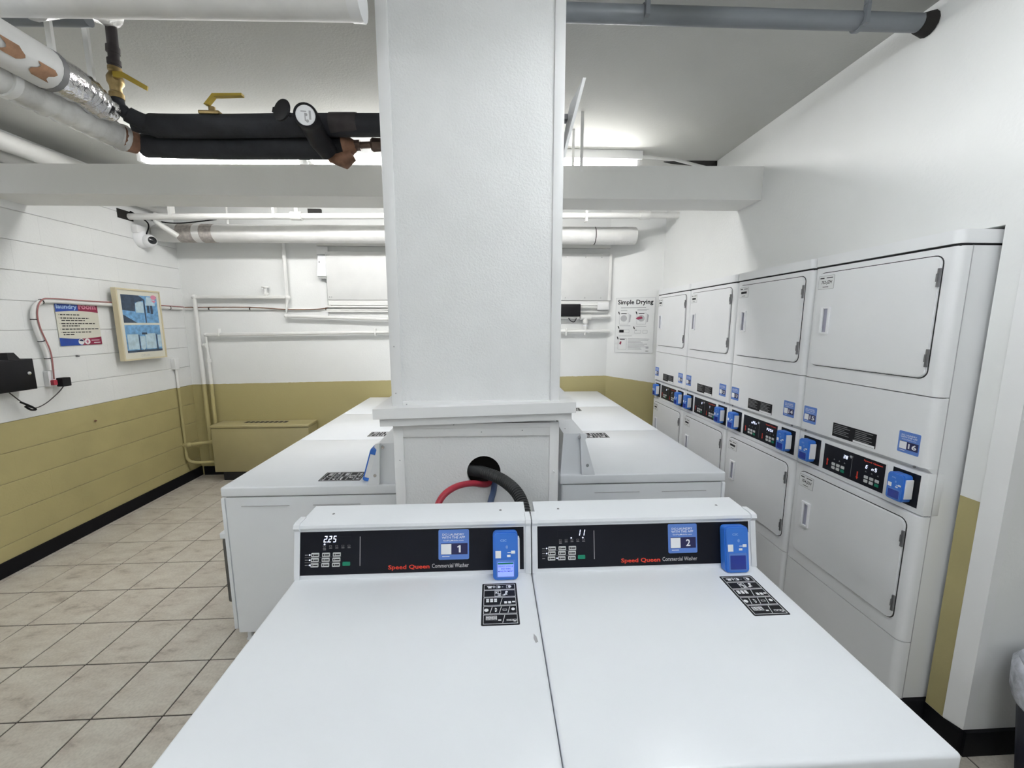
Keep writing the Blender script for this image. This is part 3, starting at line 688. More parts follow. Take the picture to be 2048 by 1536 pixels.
MB().box(.05, .47, .072, .092, 0, .0003, fr=ft).box(.235, .30, .235, .255, 0, .0004, fr=ft).box(.193, .205, .09, .235, 0, .0004, fr=ft).box(.405, .42, .09, .235, 0, .0004, fr=ft).build('dark_print', 'darkpic', bot)
mb = MB(); text(mb, 'DELIA', ft, .20, .30, .030, .050, bold=-.01); mb.build('caption', 'grey_ink', fr_)
MB().poly([(.43 + .035 * math.cos(a_), .59 + .022 * math.sin(a_)) for a_ in [i * .4189 for i in range(15)]], 0, .0008, ft).poly([(.40, .56), (.43, .535), (.46, .56)], 0, .0008, ft).build('red_badge', 'rose', fr_)

# laundry room sign
ls = thing('laundry_sign', 'laundry room rules sign with blue and maroon bands', 'sign', (XL, 3.335, 1.545))
SWd, SH = .34, .335
MB().rrect(0, SWd, 0, SH, .012, .004, .007, o).build('board', 'paper', ls)
s7 = Fr(o.p(0, 0, .007), o.r, o.u)
arc = lambda x: .012 * math.sin(math.pi * x / SWd)
def band(x0, x1, ya, yb_, up):
    xs = [x0 + (x1 - x0) * i / 8 for i in range(9)]
    lo = [(x, ya + (arc(x) if up else 0)) for x in xs]; hi = [(x, yb_ - (0 if up else arc(x))) for x in xs]
    return lo + hi[::-1]
for bb in (band(0, .175, .262, SH, True), band(0, .175, 0, .064, False)): MB().poly(bb, 0, .0006, s7).build('blue_band', 'royal', ls)
for bb in (band(.175, SWd, .262, SH, True), band(.175, SWd, 0, .064, False)): MB().poly(bb, 0, .0006, s7).build('maroon_band', 'maroon', ls)
mb = MB(); text(mb, 'laundry', s7, .008, .168, .278, .322, .0012, bold=.03); mb.build('lettering', 'lightblue', ls)
mb = MB(); text(mb, 'room', s7, .180, .325, .288, .322, .0012, bold=.04); mb.build('lettering', 'rose', ls)
mb = MB()
for (x0, x1, z_) in ((.03, .18, .238), (.03, .255, .212), (.035, .225, .194), (.03, .30, .169), (.035, .17, .151), (.03, .325, .126), (.03, .26, .101), (.035, .12, .083)):
    x = x0
    while x < x1:
        ln = random.uniform(.012, .035); mb.box(x, min(x1, x + ln), z_, z_ + .0075, 0, .0006, fr=s7); x += ln + .006
    if x0 == .03: mb.box(.018, .022, z_ + .002, z_ + .006, 0, .0006, fr=s7)
mb.build('rule_lines', 'black_ink', ls, kind='stuff')
circ = lambda cx, cy, r, n=16, a0=0, a1=2 * math.pi: [(cx + r * math.cos(a0 + (a1 - a0) * i / n), cy + r * math.sin(a0 + (a1 - a0) * i / n)) for i in range(n)]
MB().poly(circ(.165, .028, .024), .0006, .0012, s7).poly(circ(.215, .028, .024), .0006, .0012, s7).box(.25, .32, .034, .039, .0006, .001, fr=s7).box(.27, .325, .014, .020, .0006, .001, fr=s7).build('badge', 'white_paper', ls)
MB().poly(circ(.165, .030, .018, 12, 0, math.pi) , .0012, .0016, s7).build('badge_mark', 'navy', ls)
MB().box(.203, .227, .024, .032, .0012, .0016, fr=s7).box(.209, .221, .014, .042, .0012, .0016, fr=s7).build('badge_mark', 'rose', ls)

# black metal lock box
bx = thing('lock_box', 'black metal lock box with a silver lock on the block wall', 'box', (XL, 2.72, 1.262))
MB().box(0, .12, 0, .30, 0, .214, bev=.003).build('body', 'blackpl', bx)
MB().box(.12, .126, .006, .294, .006, .208, bev=.002).build('lid', 'blackpl', bx)
MB().lathe(Fr((.126, .255, .115), (0, 1, 0), (0, 0, 1)), [(.013, 0), (.012, .006), (.006, .008)], 16).build('lock', 'chrome', bx)
MB().hexa([(.02, .165, .214), (.11, .165, .214), (.11, .235, .214), (.02, .235, .214), (.04, .18, .26), (.09, .18, .26), (.09, .22, .26), (.04, .22, .26)]).build('sensor', 'blackpl', bx)
# outlet with plugs and cables
ot = thing('wall_outlet', 'white wall outlet box with a red plug, right of the lock box', 'outlet', (XL, 3.185, 1.25))
MB().rrect(0, .085, 0, .118, .006, 0, .034, o).build('plate', 'ink', ot)
MB().rrect(.008, .034, .010, .048, .006, .034, .058, o).build('red_plug', 'redhose', ot)
adp = thing('power_adapter', 'square black power adapter plugged into the wall outlet', 'adapter', (XL + .034, 3.235, 1.243))
MB().rrect(0, .062, 0, .066, .006, 0, .045, o).build('body', 'blackpl', adp)
wire = thing('adapter_cable', 'thin dark cable hanging from the power adapter with a knot', 'cable', (0, 0, 0))
wp = smooth([(XL + .05, 3.265, 1.243), (XL + .05, 3.22, 1.20), (XL + .05, 3.12, 1.135), (XL + .05, 3.04, 1.118), (XL + .05, 2.98, 1.165), (XL + .05, 2.91, 1.25)])
MB().tube(wp, .0035, 8).build('cord', 'beigewire', wire)
MB().tube(smooth([(XL + .05, 2.965, 1.175), (XL + .052, 3.0, 1.15), (XL + .055, 3.03, 1.125), (XL + .05, 3.05, 1.105), (XL + .05, 3.02, 1.11), (XL + .048, 2.99, 1.14)]), .007, 8).build('knot', 'blackpl', wire)
# conduit and pink alarm cable along the walls
cd = thing('conduit', 'white surface conduit bending down to the outlet', 'conduit', (0, 0, 0))
cpth = smooth([(XL + .026, 3.212, 1.37), (XL + .026, 3.205, 1.50), (XL + .026, 3.165, 1.68), (XL + .026, 3.165, 1.80), (XL + .026, 3.215, 1.87), (XL + .026, 3.30, 1.885), (XL + .026, 3.6, 1.882), (XL + .026, 4.2, 1.882), (XL + .026, 4.60, 1.876)])
MB().tube(cpth, .0165, 12).build('pipe', 'pipe', cd)
cpk = smooth([(XL + .03, 3.21, 1.30), (XL + .031, 3.216, 1.50), (XL + .032, 3.172, 1.68), (XL + .032, 3.170, 1.80), (XL + .032, 3.214, 1.884), (XL + .03, 3.30, 1.899), (XL + .026, 3.6, 1.896), (XL + .026, 4.2, 1.896), (XL + .03, 4.62, 1.889)])
MB().tube([v + Vector((.016, 0, .005)) for v in cpk], .0045, 8).build('alarm_cable', 'pink', label='thin red alarm cable strapped along the conduit', cat='cable')
for i in (6, 12, 20, 34, 52, 60):
    p_ = cpth[min(i, len(cpth) - 2)]; d_ = (cpth[min(i + 1, len(cpth) - 1)] - p_).normalized()
    MB().cyl(p_ - d_ * .003, p_ + d_ * .003, .0195, 10).build('cable_tie', 'blackpl', cd)
MB().lathe(Fr((XL, 3.45, 1.46), (0, 1, 0), (0, 0, 1)), [(.009, 0), (.007, .02), (.004, .022)], 10).build('wall_plug', 'steel', label='small grey bolt stub in the white block wall', cat='bolt')
MB().lathe(Fr((XL, 3.52, 1.07 - .16), (0, 1, 0), (0, 0, 1)), [(.008, 0), (.006, .012), (.003, .014)], 10).build('wall_plug', 'brown', label='small rusty stub in the olive block wall', cat='bolt')
# gas pipe by the corner with a switch box
sb = thing('riser_pipe', 'thin painted riser pipe below a small white box near the corner', 'pipe', (0, 0, 0))
MB().box(XL, XL + .045, 4.40, 4.46, 1.245, 1.36, bev=.004).build('switch_box', 'trim', sb)
MB().tube([(XL + .02, 4.44, 1.25), (XL + .02, 4.44, 1.045)], .013, 10).build('pipe', 'pipe', sb)
MB().tube([(XL + .02, 4.44, 1.045), (XL + .02, 4.44, .34)], .013, 10).tube(smooth([(XL + .02, 4.44, .34), (XL + .03, 4.44, .26), (XL + .10, 4.46, .215), (XL + .35, 4.50, .21)]), .016, 10).build('pipe', 'olive', sb)
MB().tube([(XL + .02, 4.44, .62), (XL + .02, 4.44, .66)], .018, 10).build('coupling', 'olive', sb)
MB().tube([(XL + .0, 4.44, .42), (XL + .05, 4.44, .42), (XL + .31, 4.50, .44)], .02, 10).sphere((XL + .06, 4.44, .42), .03, 12).build('valve', 'olive', sb)
# dome camera in the corner
dc = thing('dome_camera', 'white dome security camera on the block wall', 'camera', (XL, 4.22, 2.50))
MB().lathe(Fr((0, 0, .02), (0, 1, 0), (0, 0, 1)), [(.085, 0), (.085, .03), (.07, .05), (.05, .06)], 24).build('base', 'ink', dc)
MB().sphere((.085, -.005, .0), .058, 20).build('ball', 'ink', dc)
MB().lathe(Fr((.085, -.005, .0), (.45, .9, 0), (.0, .0, 1)), [(.036, .040), (.034, .052), (.02, .06), (.001, .061)], 20).build('lens', 'glass', dc)
MB().box(0, .05, -.09, .02, .06, .13, bev=.004).build('mount', 'trim', dc)
MB().tube(smooth([(XL + .06, 4.22, 2.56), (XL + .10, 4.20, 2.66), (XL + .02, 4.12, 2.74), (XL + .12, 4.14, 2.69), (XL + .35, 4.2, 2.66), (XL + .70, 4.25, 2.71)]), .006, 8).build('camera_cable', 'blackpl', label='black cable looping from the dome camera', cat='cable')

# ================================================================== BACK WALL THINGS
yb = YB
rad = thing('radiator_cabinet', 'olive-beige metal radiator cabinet in the back corner', 'radiator', (-3.03, 4.42, 0))
MB().box(.006, 1.034, .008, .24, .112, .60, bev=.004).build('body', 'tan', rad)
MB().box(0, 1.04, 0, .242, .60, .636, bev=.012, seg=3).build('top', 'tan', rad)
for i in range(9):
    MB().box(.30 + .052 * i, .34 + .052 * i, .10, .17, .6362, .6372).build('grille_slot', 'gap', rad)
MB().box(.06, .98, .06, .22, 0, .112).build('plinth', 'gap', rad)
def pipe_run(name, label, pts, r, extra=None, matn='pipe', cat='pipe'):
    t = thing(name, label, cat, (0, 0, 0))
    MB().tube(pts, r, 12).build('pipe', matn, t)
    for p in pts[1:-1]: MB().sphere(p, r * 1.28, 12).build('elbow', matn, t)
    return t
yp = yb - .052
heat = pipe_run('heating_pipe', 'white heating pipe stepping down the back wall into the radiator', [(-2.20, yp, 2.70), (-2.20, yp, 2.0), (-3.17, yp, 2.0), (-3.17, yp, 1.06)], .023)
MB().tube([(-3.17, yp, 1.06), (-3.17, yp, .20)], .0225, 12).build('pipe', 'olive', heat)
vv = MB().cyl((-2.425, yp, 2.0), (-2.425, yp, 2.10), .016, 12).build('valve', 'pipe', heat)
MB().cyl((-2.425, yp, 2.10), (-2.425, yp, 2.112), .034, 16).build('valve_wheel', 'pipe', heat)
MB().cyl((-2.425, yp, 2.03), (-2.42, yp, 2.05), .026, 12).build('valve_bonnet', 'pipe', heat)
low = pipe_run('water_pipe', 'white water pipe running along the back wall above the dado', [(-3.093, yp, 1.06), (-3.093, yp, 1.60), (-1.13, yp, 1.625), (1.345, yp, 1.635)], .019)
MB().tube([(-3.093, yp, 1.06), (-3.093, yp, .20)], .019, 12).build('pipe', 'olive', low)
MB().tube([(-3.135, yp - .01, 1.485), (-3.125, yp - .01, 1.485), (-3.093, yp - .01, 1.485)], [.012, .02, .03], 12).build('valve', 'pipe', low)
MB().cyl((-3.093, yp, 1.30), (-3.093, yp, 1.34), .026, 12).build('coupling', 'pipe', low)
for x in (-2.95, -1.28, .845): MB().box(x - .008, x + .008, yp - .022, yp + .022, 1.585, 1.665, bev=.002).build('pipe_clip', 'pipe', low)
pipe_run('sprinkler_pipe', 'white pipe dropping and turning right on the back wall', [(-2.20, yp, 2.0), (-2.228, yp, 1.80), (-1.13, yp, 1.765), (.98, yp, 1.79), (1.345, yp, 1.80)], .018)
wc = thing('conduit', 'white surface conduit along the back wall with a dark cable', 'conduit', (0, 0, 0))
MB().tube([(XL + .03, yb - .014, 1.876), (-2.2, yb - .014, 1.876), (-1.80, yb - .014, 1.872), (1.28, yb - .014, 1.895)], .0125, 10).build('pipe', 'pipe', wc)
for x in (-3.05, -2.62, -1.81): MB().cyl((x - .003, yb - .018, 1.88), (x + .003, yb - .018, 1.88), .0175, 10).build('cable_tie', 'blackpl', wc)
MB().box(1.20, 1.33, yb - .06, yb, 1.87, 1.955, bev=.01).build('junction_box', 'trim', wc)
MB().tube(smooth([(XL + .04, yb - .03, 1.893), (-2.6, yb - .03, 1.894), (-2.2, yb - .03, 1.872), (-1.81, yb - .03, 1.886), (-1.70, yb - .045, 1.965)]), .005, 8).build('alarm_cable', 'brown', label='thin brown cable on the back wall rising to the white panel', cat='cable')
# wall panel, left and right of the pillar one large board
brd = thing('access_board', 'large white painted board covering an opening in the back wall', 'board', (-1.77, yb, 1.975))
MB().box(0, 3.08, -.06, 0, 0, .505, bev=.003).build('board', 'board_paint', brd)
MB().box(3.08, 3.115, -.065, 0, 0, .505, bev=.004).build('edge_strip', 'pipe', brd)
MB().box(.0, 3.1, -.05, 0, -.055, -.002).build('recess', 'pipe', brd)
for x in (.02, .04, 2.6, 2.82, 3.0):
    for z_ in (.03, .47): MB().lathe(Fr((x, -.06, z_), (1, 0, 0), (0, 0, 1)), [(.006, 0), (.004, .003)], 8).build('screw', 'grey_ink', brd)
MB().box(-1.80, 1.30, yb - .03, yb, 1.845, 1.862).box(-1.80, 1.30, yb - .045, yb, 1.895, 1.915).build('cable_trunking', 'pipe', label='flat white cable trunking strips below the board', cat='trunking')
ws = thing('air_freshener', 'white wall dispenser left of the large white board', 'dispenser', (-1.81, yb, 2.22))
MB().hexa([(-.045, -.09, .0), (.045, -.09, .0), (.045, 0, 0), (-.045, 0, 0), (-.04, -.05, .22), (.04, -.05, .22), (.04, 0, .22), (-.04, 0, .22)]).build('body', 'ink', ws)
MB().box(-.04, .04, -.075, -.005, -.022, .0, bev=.006).build('nozzle_tray', 'key', ws)
MB().box(-.03, -.018, -.064, -.058, .14, .16).build('sensor', 'steel', ws)
MB().box(-.06, .06, -.03, 0, .235, .32, bev=.003).build('mount', 'trim', ws)
MB().box(-.055, .02, -.015, 0, -.42, -.06).build('back_strip', 'trim', ws)
MB().box(-1.86, 1.33, yb - .045, yb, 2.545, 2.62).build('ledge_board', 'beam', label='narrow white board under the big pipe on the back wall', cat='board')
cb = thing('control_box', 'small black box on the pipes right of the pillar', 'box', (.66, yb - .09, 1.80))
MB().box(0, .34, 0, .088, 0, .135, bev=.006).build('body', 'blackpl', cb)
MB().tube(smooth([(.20, .04, .0), (.23, .0, -.05), (.27, .0, -.06), (.30, .03, -.02)]), .005, 8).build('cable', 'blackpl', cb)
tv = thing('drain_valve', 'white painted drain valve hanging below the pipe', 'valve', (1.065, yp, 1.78))
MB().cyl((-.06, 0, .01), (.06, 0, .01), .03, 14).cyl((0, 0, .01), (0, 0, -.06), .03, 14).cyl((0, 0, -.06), (0, 0, -.16), .018, 12).cyl((0, 0, -.12), (.05, -.01, -.16), .012, 10).cyl((0, 0, -.16), (0, 0, -.19), .012, 10).build('body', 'pipe', tv)
MB().cyl((0, 0, -.075), (0, 0, -.09), .024, 14).build('collar', 'ink', tv)
# big insulated pipe and upper pipe under the ceiling at the back
bp_ = thing('insulated_pipe', 'thick white insulated pipe along the top of the back wall', 'pipe', (0, 0, 0))
MB().tube([(XL + .02, 4.40, 2.61), (-3.2, 4.40, 2.61), (1.50, 4.40, 2.63)], [.075, .088, .088], 24).build('jacket', 'pipe_ins', bp_)
for (x0, x1) in ((-3.08, -2.93), (-2.86, -2.74)): MB().tube([(x0, 4.40, 2.611), (x1, 4.40, 2.611)], .0895, 24).build('wrap_band', 'old_tape', bp_)
for x in (.0, 1.08): MB().tube([(x, 4.40, 2.627), (x + .008, 4.40, 2.627)], .0892, 24).build('band', 'shade', bp_)
MB().tube([(1.35, 4.40, 2.63), (1.40, 4.40, 2.63), (1.52, 4.40, 2.63)], [.0885, .092, .086], 18).build('torn_end', 'pipe_ins', bp_)
for x in (-2.62, -.5): MB().tube([(x, 4.40, 2.69), (x, 4.40, ZC)], .012, 8).build('hanger', 'pipe', bp_)
spp = thing('ceiling_pipe', 'straight white pipe crossing the room behind the beam', 'pipe', (0, 0, 0))
MB().tube([(XL - .01, 4.12, 2.695), (XR + .01, 4.12, 2.772)], .028, 14).build('pipe', 'pipe', spp)
for x in (-2.02, .93, -2.95): MB().box(x - .012, x + .012, 4.09, 4.15, 2.70, 2.80).build('clamp', 'pipe', spp)
for x in (-1.82, 1.51): MB().cyl((x - .05, 4.12, 2.72 + .0149 * (x + 1.8)), (x + .05, 4.12, 2.72 + .0149 * (x + 1.8)), .04, 14).cyl((x, 4.12, 2.72 + .0149 * (x + 1.8)), (x, 4.12, 2.80 + .0149 * (x + 1.8)), .02, 10).build('coupling', 'pipe', spp)
MB().box(-1.72, -1.60, 4.13, 4.16, 2.73, 2.79).build('bracket', 'shade', spp)
MB().box(XL - .005, XL + .006, 4.0, 4.16, 2.66, 2.74).build('trim_7', 'shade', kind='structure')
MB().tube(smooth([(XL + .25, 4.12, 2.72), (XL + .22, 4.16, 2.66), (XL + .30, 4.28, 2.56)]), .026, 10).build('branch_pipe', 'pipe', spp)

# drying poster on the oblique wall
ob = Vector((1.85 - 1.335, 4.41 - YB, 0)).normalized(); obn = Vector((ob.y, -ob.x, 0)) if False else ob.cross(Vector((0, 0, 1)))
pA = Vector((1.335, YB, 0)) + ob * .085
po = thing('drying_poster', 'Simple Drying instruction poster on the oblique corner wall', 'poster', (pA.x, pA.y, 1.392))
po.rotation_euler = (0, 0, math.atan2(ob.y, ob.x))
o2 = Fr((0, -.002, 0), (1, 0, 0), (0, 0, 1)); pw, ph = .425, .615
MB().rrect(0, pw, 0, ph, .008, 0, .004, o2).build('sheet', 'white_paper', po)
s2 = Fr((0, -.006, 0), (1, 0, 0), (0, 0, 1)); R_ = MB().ring(.004, pw - .004, .004, ph - .004, .0022, 0, .0005, s2); R_.build('border', 'grey_ink', po)
mb = MB(); text(mb, 'Simple Drying', s2, .025, pw - .02, .525, .59, .0006, bold=.025); mb.build('title', 'black_ink', po)
k = MB(); k.box(.06, .33, .498, .508, 0, .0006, fr=s2)
for (x0, x1, z_) in ((.06, .13, .47), (.24, .36, .48), (.24, .34, .47), (.05, .17, .30), (.23, .34, .295), (.05, .19, .187)): k.box(x0, x1, z_, z_ + .006, 0, .0006, fr=s2)
for i in range(9): k.box(.15, .15 + (.23, .22, .14, .16, .21, .18, .22, .14, .15)[i], .155 - .0145 * i, .161 - .0145 * i, 0, .0006, fr=s2)
k.box(.345, .375, .052, .075, 0, .0006, fr=s2); k.build('text_lines', 'grey_ink', po, kind='stuff')
k = MB()
for (x0, z_) in ((.03, .43), (.22, .43), (.03, .27), (.20, .265), (.025, .15)):
    k.poly([(x0, z_ + .03), (x0 + .012, z_ + .03), (x0 + .022, z_), (x0 + .010, z_)], 0, .0007, s2)
for (x0, z0, wd, hh) in ((.045, .32, .10, .125), (.235, .32, .10, .125), (.04, .035, .095, .125)):
    k.box(x0 + .02, x0 + wd - .02, z0 + hh - .012, z0 + hh - .004, .0008, .0012, fr=s2)
k.box(.05, .10, .228, .258, .0008, .0012, fr=s2).box(.225, .24, .252, .258, .0008, .0012, fr=s2)
text(k, 'CSC', s2, .342, .375, .018, .030, .0006, bold=.03)
k.build('black_marks', 'black_ink', po, kind='stuff')
k = MB()
for (x0, z0, wd, hh) in ((.045, .32, .10, .125), (.235, .32, .10, .125), (.04, .035, .095, .125), (.045, .225, .115, .036), (.215, .22, .07, .036), (.305, .22, .05, .036)): k.ring(x0, x0 + wd, z0, z0 + hh, .003, 0, .0007, s2)
for cx in (.095, .285): k.poly(circ(cx, .385, .036), 0, .0007, s2)
k.poly([(.15, .34), (.165, .345), (.175, .42), (.155, .435)], 0, .0007, s2).poly([(.34, .34), (.355, .345), (.365, .42), (.345, .435)], 0, .0007, s2)
k.build('drawings', 'grey_ink', po, kind='stuff')
MB().poly([(.225, .385), (.25, .37), (.30, .385), (.29, .405), (.25, .402)], .0008, .0014, s2).poly([(.055, .10), (.075, .09), (.08, .125), (.065, .13)], .0008, .0014, s2).build('red_cloth', 'maroon', po, kind='stuff')

# ================================================================== CEILING PIPES AND METER
def hanger(parent, x, y, z0, w=.012): MB().box(x - w, x + w, y - .002, y + .002, z0, ZC).build('hanger_strap', 'pipe', parent)
gp = thing('grey_pipe', 'grey conduit pipe clamped across the ceiling to the right wall', 'pipe', (0, 0, 0))
MB().tube([(.2, 1.83, 2.955), (1.84, 1.825, 2.965)], .033, 18).build('pipe', 'greypipe', gp)
for x in (.63, 1.54): MB().tube([(x - .008, 1.828, 2.96), (x + .008, 1.828, 2.96)], .0365, 18).box(x - .008, x + .008, 1.78, 1.80, 2.93, 3.03).cyl((x, 1.79, 3.0), (x, 1.79, 3.028), .012, 10).build('clamp', 'greypipe', gp)
MB().tube([(1.80, 1.825, 2.962), (1.846, 1.825, 2.962)], [.034, .047], 14).build('wall_hole', 'shade', gp)
wd_ = thing('white_duct', 'thick white wrapped pipe across the ceiling left of the pillar', 'pipe', (0, 0, 0))
MB().tube([(-2.6, 1.62, 2.80), (-.44, 1.60, 2.83)], .072, 20).build('jacket', 'pipe_ins', wd_)
MB().tube([(-.475, 1.60, 2.83), (-.435, 1.60, 2.83)], .076, 20).build('collar', 'trim', wd_)
for x in (-1.62, -.95): hanger(wd_, x, 1.61, 2.86)
MB().tube([(-1.56, 1.63, 2.80), (-1.565, 1.80, 2.93), (-1.565, 1.97, 2.99)], [.06, .06, .055], 16).build('branch', 'wrap', wd_)
dg = thing('dark_conduit', 'thin dark grey conduit under the ceiling behind the white pipe', 'conduit', (0, 0, 0))
MB().tube([(-2.6, 1.80, 2.83), (-1.50, 1.79, 2.845)], .024, 12).build('pipe', 'greypipe', dg)
ri = thing('supply_riser', 'dark iron riser with brass ball valve at the ceiling', 'pipe', (0, 0, 0))
MB().tube([(-1.563, 1.97, 3.02), (-1.568, 1.97, 2.86), (-1.572, 1.97, 2.78)], .019, 14).tube([(-1.569, 1.97, 2.86), (-1.571, 1.97, 2.835)], .0235, 14).tube([(-1.571, 1.97, 2.81), (-1.572, 1.97, 2.79)], .0235, 14).build('pipe', 'darkpipe', ri)
br = MB().tube([(-1.572, 1.97, 2.78), (-1.573, 1.97, 2.765), (-1.574, 1.97, 2.76), (-1.576, 1.97, 2.74), (-1.576, 1.97, 2.72), (-1.578, 1.97, 2.705), (-1.578, 1.97, 2.685), (-1.578, 1.97, 2.68), (-1.578, 1.97, 2.66)], [.024, .024, .019, .029, .029, .021, .021, .026, .026], 12).cyl((-1.574, 1.965, 2.735), (-1.545, 1.94, 2.735), .011, 10).build('ball_valve', 'brass', ri)
MB().poly([(-.008, -.012), (.03, -.014), (.12, -.062), (.125, -.045), (.03, .008), (-.008, .008)], 0, .006, Fr((-1.545, 1.937, 2.738), (1, 0, 0), (0, 0, 1))).build('lever', 'yellow', ri)
MB().tube(smooth([(-1.578, 1.97, 2.665), (-1.574, 1.975, 2.63), (-1.56, 1.99, 2.61), (-1.53, 2.02, 2.598), (-1.50, 2.05, 2.595)]), [.022] * 8 + [.026] * 8 + [.034] * 17, 14).build('elbow', 'blackrub', ri)
up_ = thing('black_insulated_pipe', 'upper black foam-insulated pipe under the ceiling with a yellow lever', 'pipe', (0, 0, 0))
MB().tube(smooth([(-1.575, 2.03, 2.598), (-1.50, 2.05, 2.592), (-1.2, 2.05, 2.596), (-.86, 2.05, 2.608), (-.40, 2.05, 2.618)], 6), [.038] * 6 + [.048] * 19, 20).build('jacket', 'blackrub', up_)
vb = MB().cyl((-1.235, 2.04, 2.63), (-1.235, 2.04, 2.67), .014, 12).box(-1.28, -1.19, 2.01, 2.06, 2.630, 2.646, bev=.005).build('valve_stem', 'brass', up_)
MB().poly([(-1.25, 2.668), (-1.235, 2.668), (-1.205, 2.700), (-1.085, 2.706), (-1.085, 2.716), (-1.21, 2.712)], 0, .022, Fr((0, 2.03, 0), (1, 0, 0), (0, 0, 1))).build('lever', 'yellow', up_)
MB().tube([(-.72, 2.05, 2.613), (-.60, 2.05, 2.616)], .0495, 20).build('tape_wrap', 'darkpipe', up_)
lo = thing('black_insulated_pipe', 'lower black foam-insulated pipe ending at the water meter', 'pipe', (0, 0, 0))
MB().tube(smooth([(-1.605, 2.12, 2.534), (-1.24, 2.12, 2.532), (-.95, 2.12, 2.538), (-.74, 2.12, 2.540)], 6), .049, 20).build('jacket', 'blackrub', lo)
MB().tube([(-.76, 2.12, 2.54), (-.69, 2.12, 2.545)], .055, 16).build('meter_body', 'blackpl', lo)
MB().tube([(-.69, 2.12, 2.548), (-.66, 2.12, 2.552), (-.63, 2.12, 2.556)], [.055, .04, .018], 16).tube([(-.76, 2.12, 2.508), (-.69, 2.12, 2.495), (-.655, 2.12, 2.515)], [.03, .045, .03], 14).build('meter_flange', 'brown', lo)
MB().tube([(-.64, 2.12, 2.556), (-.615, 2.12, 2.557)], .025, 8).tube([(-.615, 2.12, 2.557), (-.565, 2.12, 2.56)], .015, 12).tube([(-.565, 2.12, 2.56), (-.555, 2.12, 2.56), (-.50, 2.12, 2.562)], [.024, .032, .03], 8).tube([(-.50, 2.12, 2.562), (-.40, 2.12, 2.564)], .024, 12).build('union', 'bronze', lo)
wm = thing('water_meter', 'black water meter register with white dial and open lid', 'water meter', (-.785, 1.97, 2.585))
MB().tube([(.035, .115, -.075), (.012, .06, -.045), (.008, .0, -.012), (.014, -.05, -.008), (.016, -.075, -.007)], [.044, .046, .046, .046, .046], 24).build('barrel', 'blackpl', wm)
fm = Fr((.016, -.075, -.007), (1, .12, 0), (0, -.05, 1))
MB().lathe(fm, [(.048, -.05), (.049, .004), (.047, .010), (.041, .010), (.040, .002), (.001, .002)], 28).build('rim', 'blackpl', wm)
MB().lathe(fm, [(.0395, .002), (.039, .006), (.001, .0062)], 28).build('dial', 'ink', wm)
k = MB(); g = Fr(fm.p(0, 0, .0064), fm.r, fm.u)
k.box(.014, .022, -.016, .018, 0, .0004, fr=g).box(-.018, .004, .012, .016, 0, .0004, fr=g).box(-.004, .0, -.022, .008, 0, .0004, fr=g).poly(circ(.002, .002, .006), 0, .0004, g).poly(circ(.006, -.022, .006), 0, .0004, g).build('dial_print', 'grey_ink', wm, kind='stuff')
fl = Fr((-.080, -.075, .012), (.9, -.43, -.2), (.25, .0, .93))
MB().lathe(fl, [(.043, -.004), (.045, 0), (.043, .005), (.030, .007)], 24).box(-.053, -.040, -.01, .01, -.003, .004, fr=fl).build('lid', 'blackpl', wm)
MB().cyl((-.048, -.085, -.012), (-.038, -.085, -.008), .008, 10).build('hinge', 'blackpl', wm)
i1 = thing('insulated_pipe', 'white insulated pipe with foil end above the wrapped pipe', 'pipe', (0, 0, 0))
MB().tube([(-1.60, .9, 2.62), (-1.59, 1.58, 2.62), (-1.588, 1.70, 2.62)], .070, 20).build('jacket', 'pipe_ins', i1)
MB().tube([(-1.588, 1.70, 2.62), (-1.588, 1.78, 2.62)], .066, 18).build('bare_end', 'foil', i1)
for (y0, q0, q1) in ((1.50, -.15, .45), (1.60, .0, .75)):
    vs_ = [(-1.5885 + .0712 * math.cos(-q - .35) , y0 + dy + .012 * math.sin(q * 9), 2.62 + .0712 * math.sin(-q - .35)) for dy in (0, .055) for q in [q0 + (q1 - q0) * i / 5 for i in range(6)]]
    MB().add(vs_, [(i, i + 1, 7 + i, 6 + i) for i in range(5)]).build('torn_patch', 'rust', i1)
MB().tube([(-1.588, 1.685, 2.62), (-1.588, 1.705, 2.62)], .0712, 20).build('end_band', 'dim', i1)
MB().tube(smooth([(-1.588, 1.78, 2.62), (-1.60, 1.84, 2.625), (-1.605, 1.90, 2.61), (-1.59, 1.96, 2.60)], 5), [.052, .058, .062, .058, .064, .060, .064, .058, .060, .062, .054, .058, .05, .046, .045, .04], 16).build('foil_elbow', 'foil', i1)
for y in (1.75, 1.90): MB().box(-1.62, -1.60, y - .006, y + .006, 2.66, ZC).build('hanger_strap', 'pipe', i1)
i2 = thing('wrapped_pipe', 'plastic-wrapped white pipe running to the lower black pipe', 'pipe', (0, 0, 0))
w2 = smooth([(-1.69, .9, 2.55), (-1.685, 1.6, 2.552), (-1.68, 1.80, 2.553), (-1.675, 1.95, 2.553), (-1.645, 2.07, 2.54)], 8)
MB().tube(w2, [.056 + .004 * math.sin(i * 1.9) for i in range(len(w2))], 18).build('jacket', 'wrap', i2)
MB().tube([(-1.68, 1.62, 2.552), (-1.68, 1.645, 2.552)], .0605, 18).build('strap_band', 'pipe', i2)
MB().tube([(-1.648, 2.05, 2.542), (-1.62, 2.10, 2.536)], [.055, .046], 16).build('torn_end', 'brown', i2)
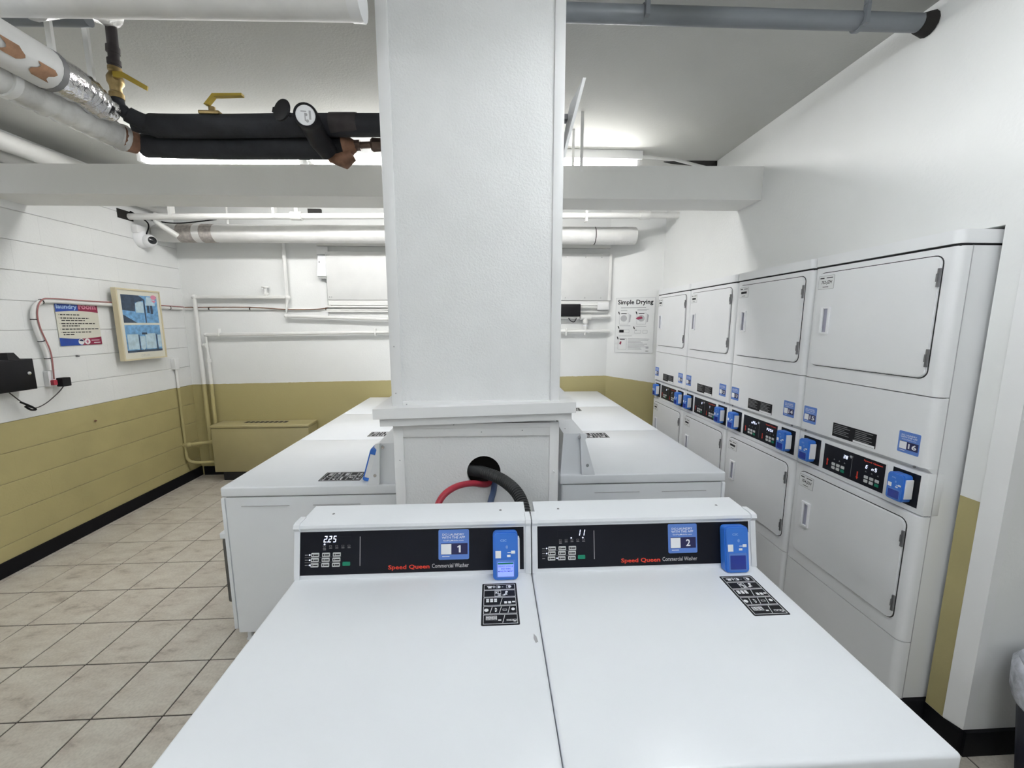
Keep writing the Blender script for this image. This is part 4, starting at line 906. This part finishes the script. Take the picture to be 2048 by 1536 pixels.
# white pipes along the left wall at the ceiling
pr = thing('wall_pipe', 'wide white painted pipe along the ceiling by the block wall', 'pipe', (0, 0, 0))
MB().tube([(-3.12, .5, 2.86), (-3.12, 4.3, 2.88)], .058, 18).build('pipe', 'pipe', pr)
p2 = thing('wall_pipe', 'second white painted pipe in the ceiling corner of the block wall', 'pipe', (0, 0, 0))
MB().tube([(-3.265, .5, 2.82), (-3.265, 4.5, 2.84)], .045, 16).build('pipe', 'pipe', p2)
# two loose straps near the right part of the light
MB().box(.572, .592, 2.748, 2.752, 2.68, ZC).build('hanging_strap', 'pipe', label='longer white metal strap hanging from the ceiling by the light', cat='strap')
MB().box(.562, .580, 2.975, 2.979, 2.77, ZC).build('hanging_strap', 'pipe', label='shorter grey metal strap hanging from the ceiling by the light', cat='strap')
MB().tube([(1.15, 3.33, 3.0), (1.45, 3.36, 2.995), (1.85, 3.50, 2.975)], .012, 8).build('feed_conduit', 'pipe', label='thin conduit from the light to the right wall', cat='conduit')

# ================================================================== LIGHTS
def strip_light(label, x0, x1, y, z, tm, group, rz=0.):
    t = thing('strip_light', label, 'light', ((x0 + x1) / 2, y, z), rz, group)
    h = (x1 - x0) / 2
    MB().box(-h, h, -.075, .075, .0, ZC - z - .002, bev=.004).build('housing', 'trim', t)
    for yy in (-.038, .038):
        MB().tube([(-h + .05, yy, -.035), (h - .05, yy, -.035)], .016, 12).build('tube', tm, t)
    for xx in (-h + .01, h - .04): MB().box(xx, xx + .03, -.058, .058, -.055, .0, bev=.004).build('lamp_holder', 'trim', t)
    return t
strip_light('four-foot fluorescent strip light behind the black pipes', -2.62, -1.40, 3.42, 2.965, 'tube_b', 'fluorescent strip lights')
strip_light('long fluorescent strip light behind the beam and pillar', -1.37, 1.17, 3.36, 2.965, 'tube_b', 'fluorescent strip lights')
strip_light('fluorescent strip light behind the photographer', -1.45, 1.10, -1.75, 2.965, 'tube_f', 'fluorescent strip lights')
strip_light('added out-of-view fluorescent strip light over the aisle by the block wall', -3.62, -1.18, .35, 2.965, 'tube_s', 'fluorescent strip lights', math.pi / 2)  # added lamp, never in view, lifts the left wall and floor
strip_light('added out-of-view fluorescent strip light over the washers beside the dryer aisle', -.44, 2.0, .28, 2.965, 'tube_r', 'fluorescent strip lights', math.pi / 2)  # added lamp, never in view, placed to brighten the dryer fronts

# ================================================================== BIN at the wall end
bn = thing('waste_bin', 'dark blue waste bin with a clear plastic liner beside the wall end', 'bin', (2.045, 1.11, 0))
MB().lathe(Fr((0, 0, 0), (1, 0, 0), (0, 1, 0)), [(.13, 0), (.172, .44), (.178, .46), (.165, .46), (.16, .44)], 28).build('body', 'bin', bn)
MB().lathe(Fr((0, 0, 0), (1, 0, 0), (0, 1, 0)), [(.175, .35), (.186, .39), (.190, .48), (.175, .505), (.15, .47), (.14, .43)], 22).build('liner', 'bagm', bn)
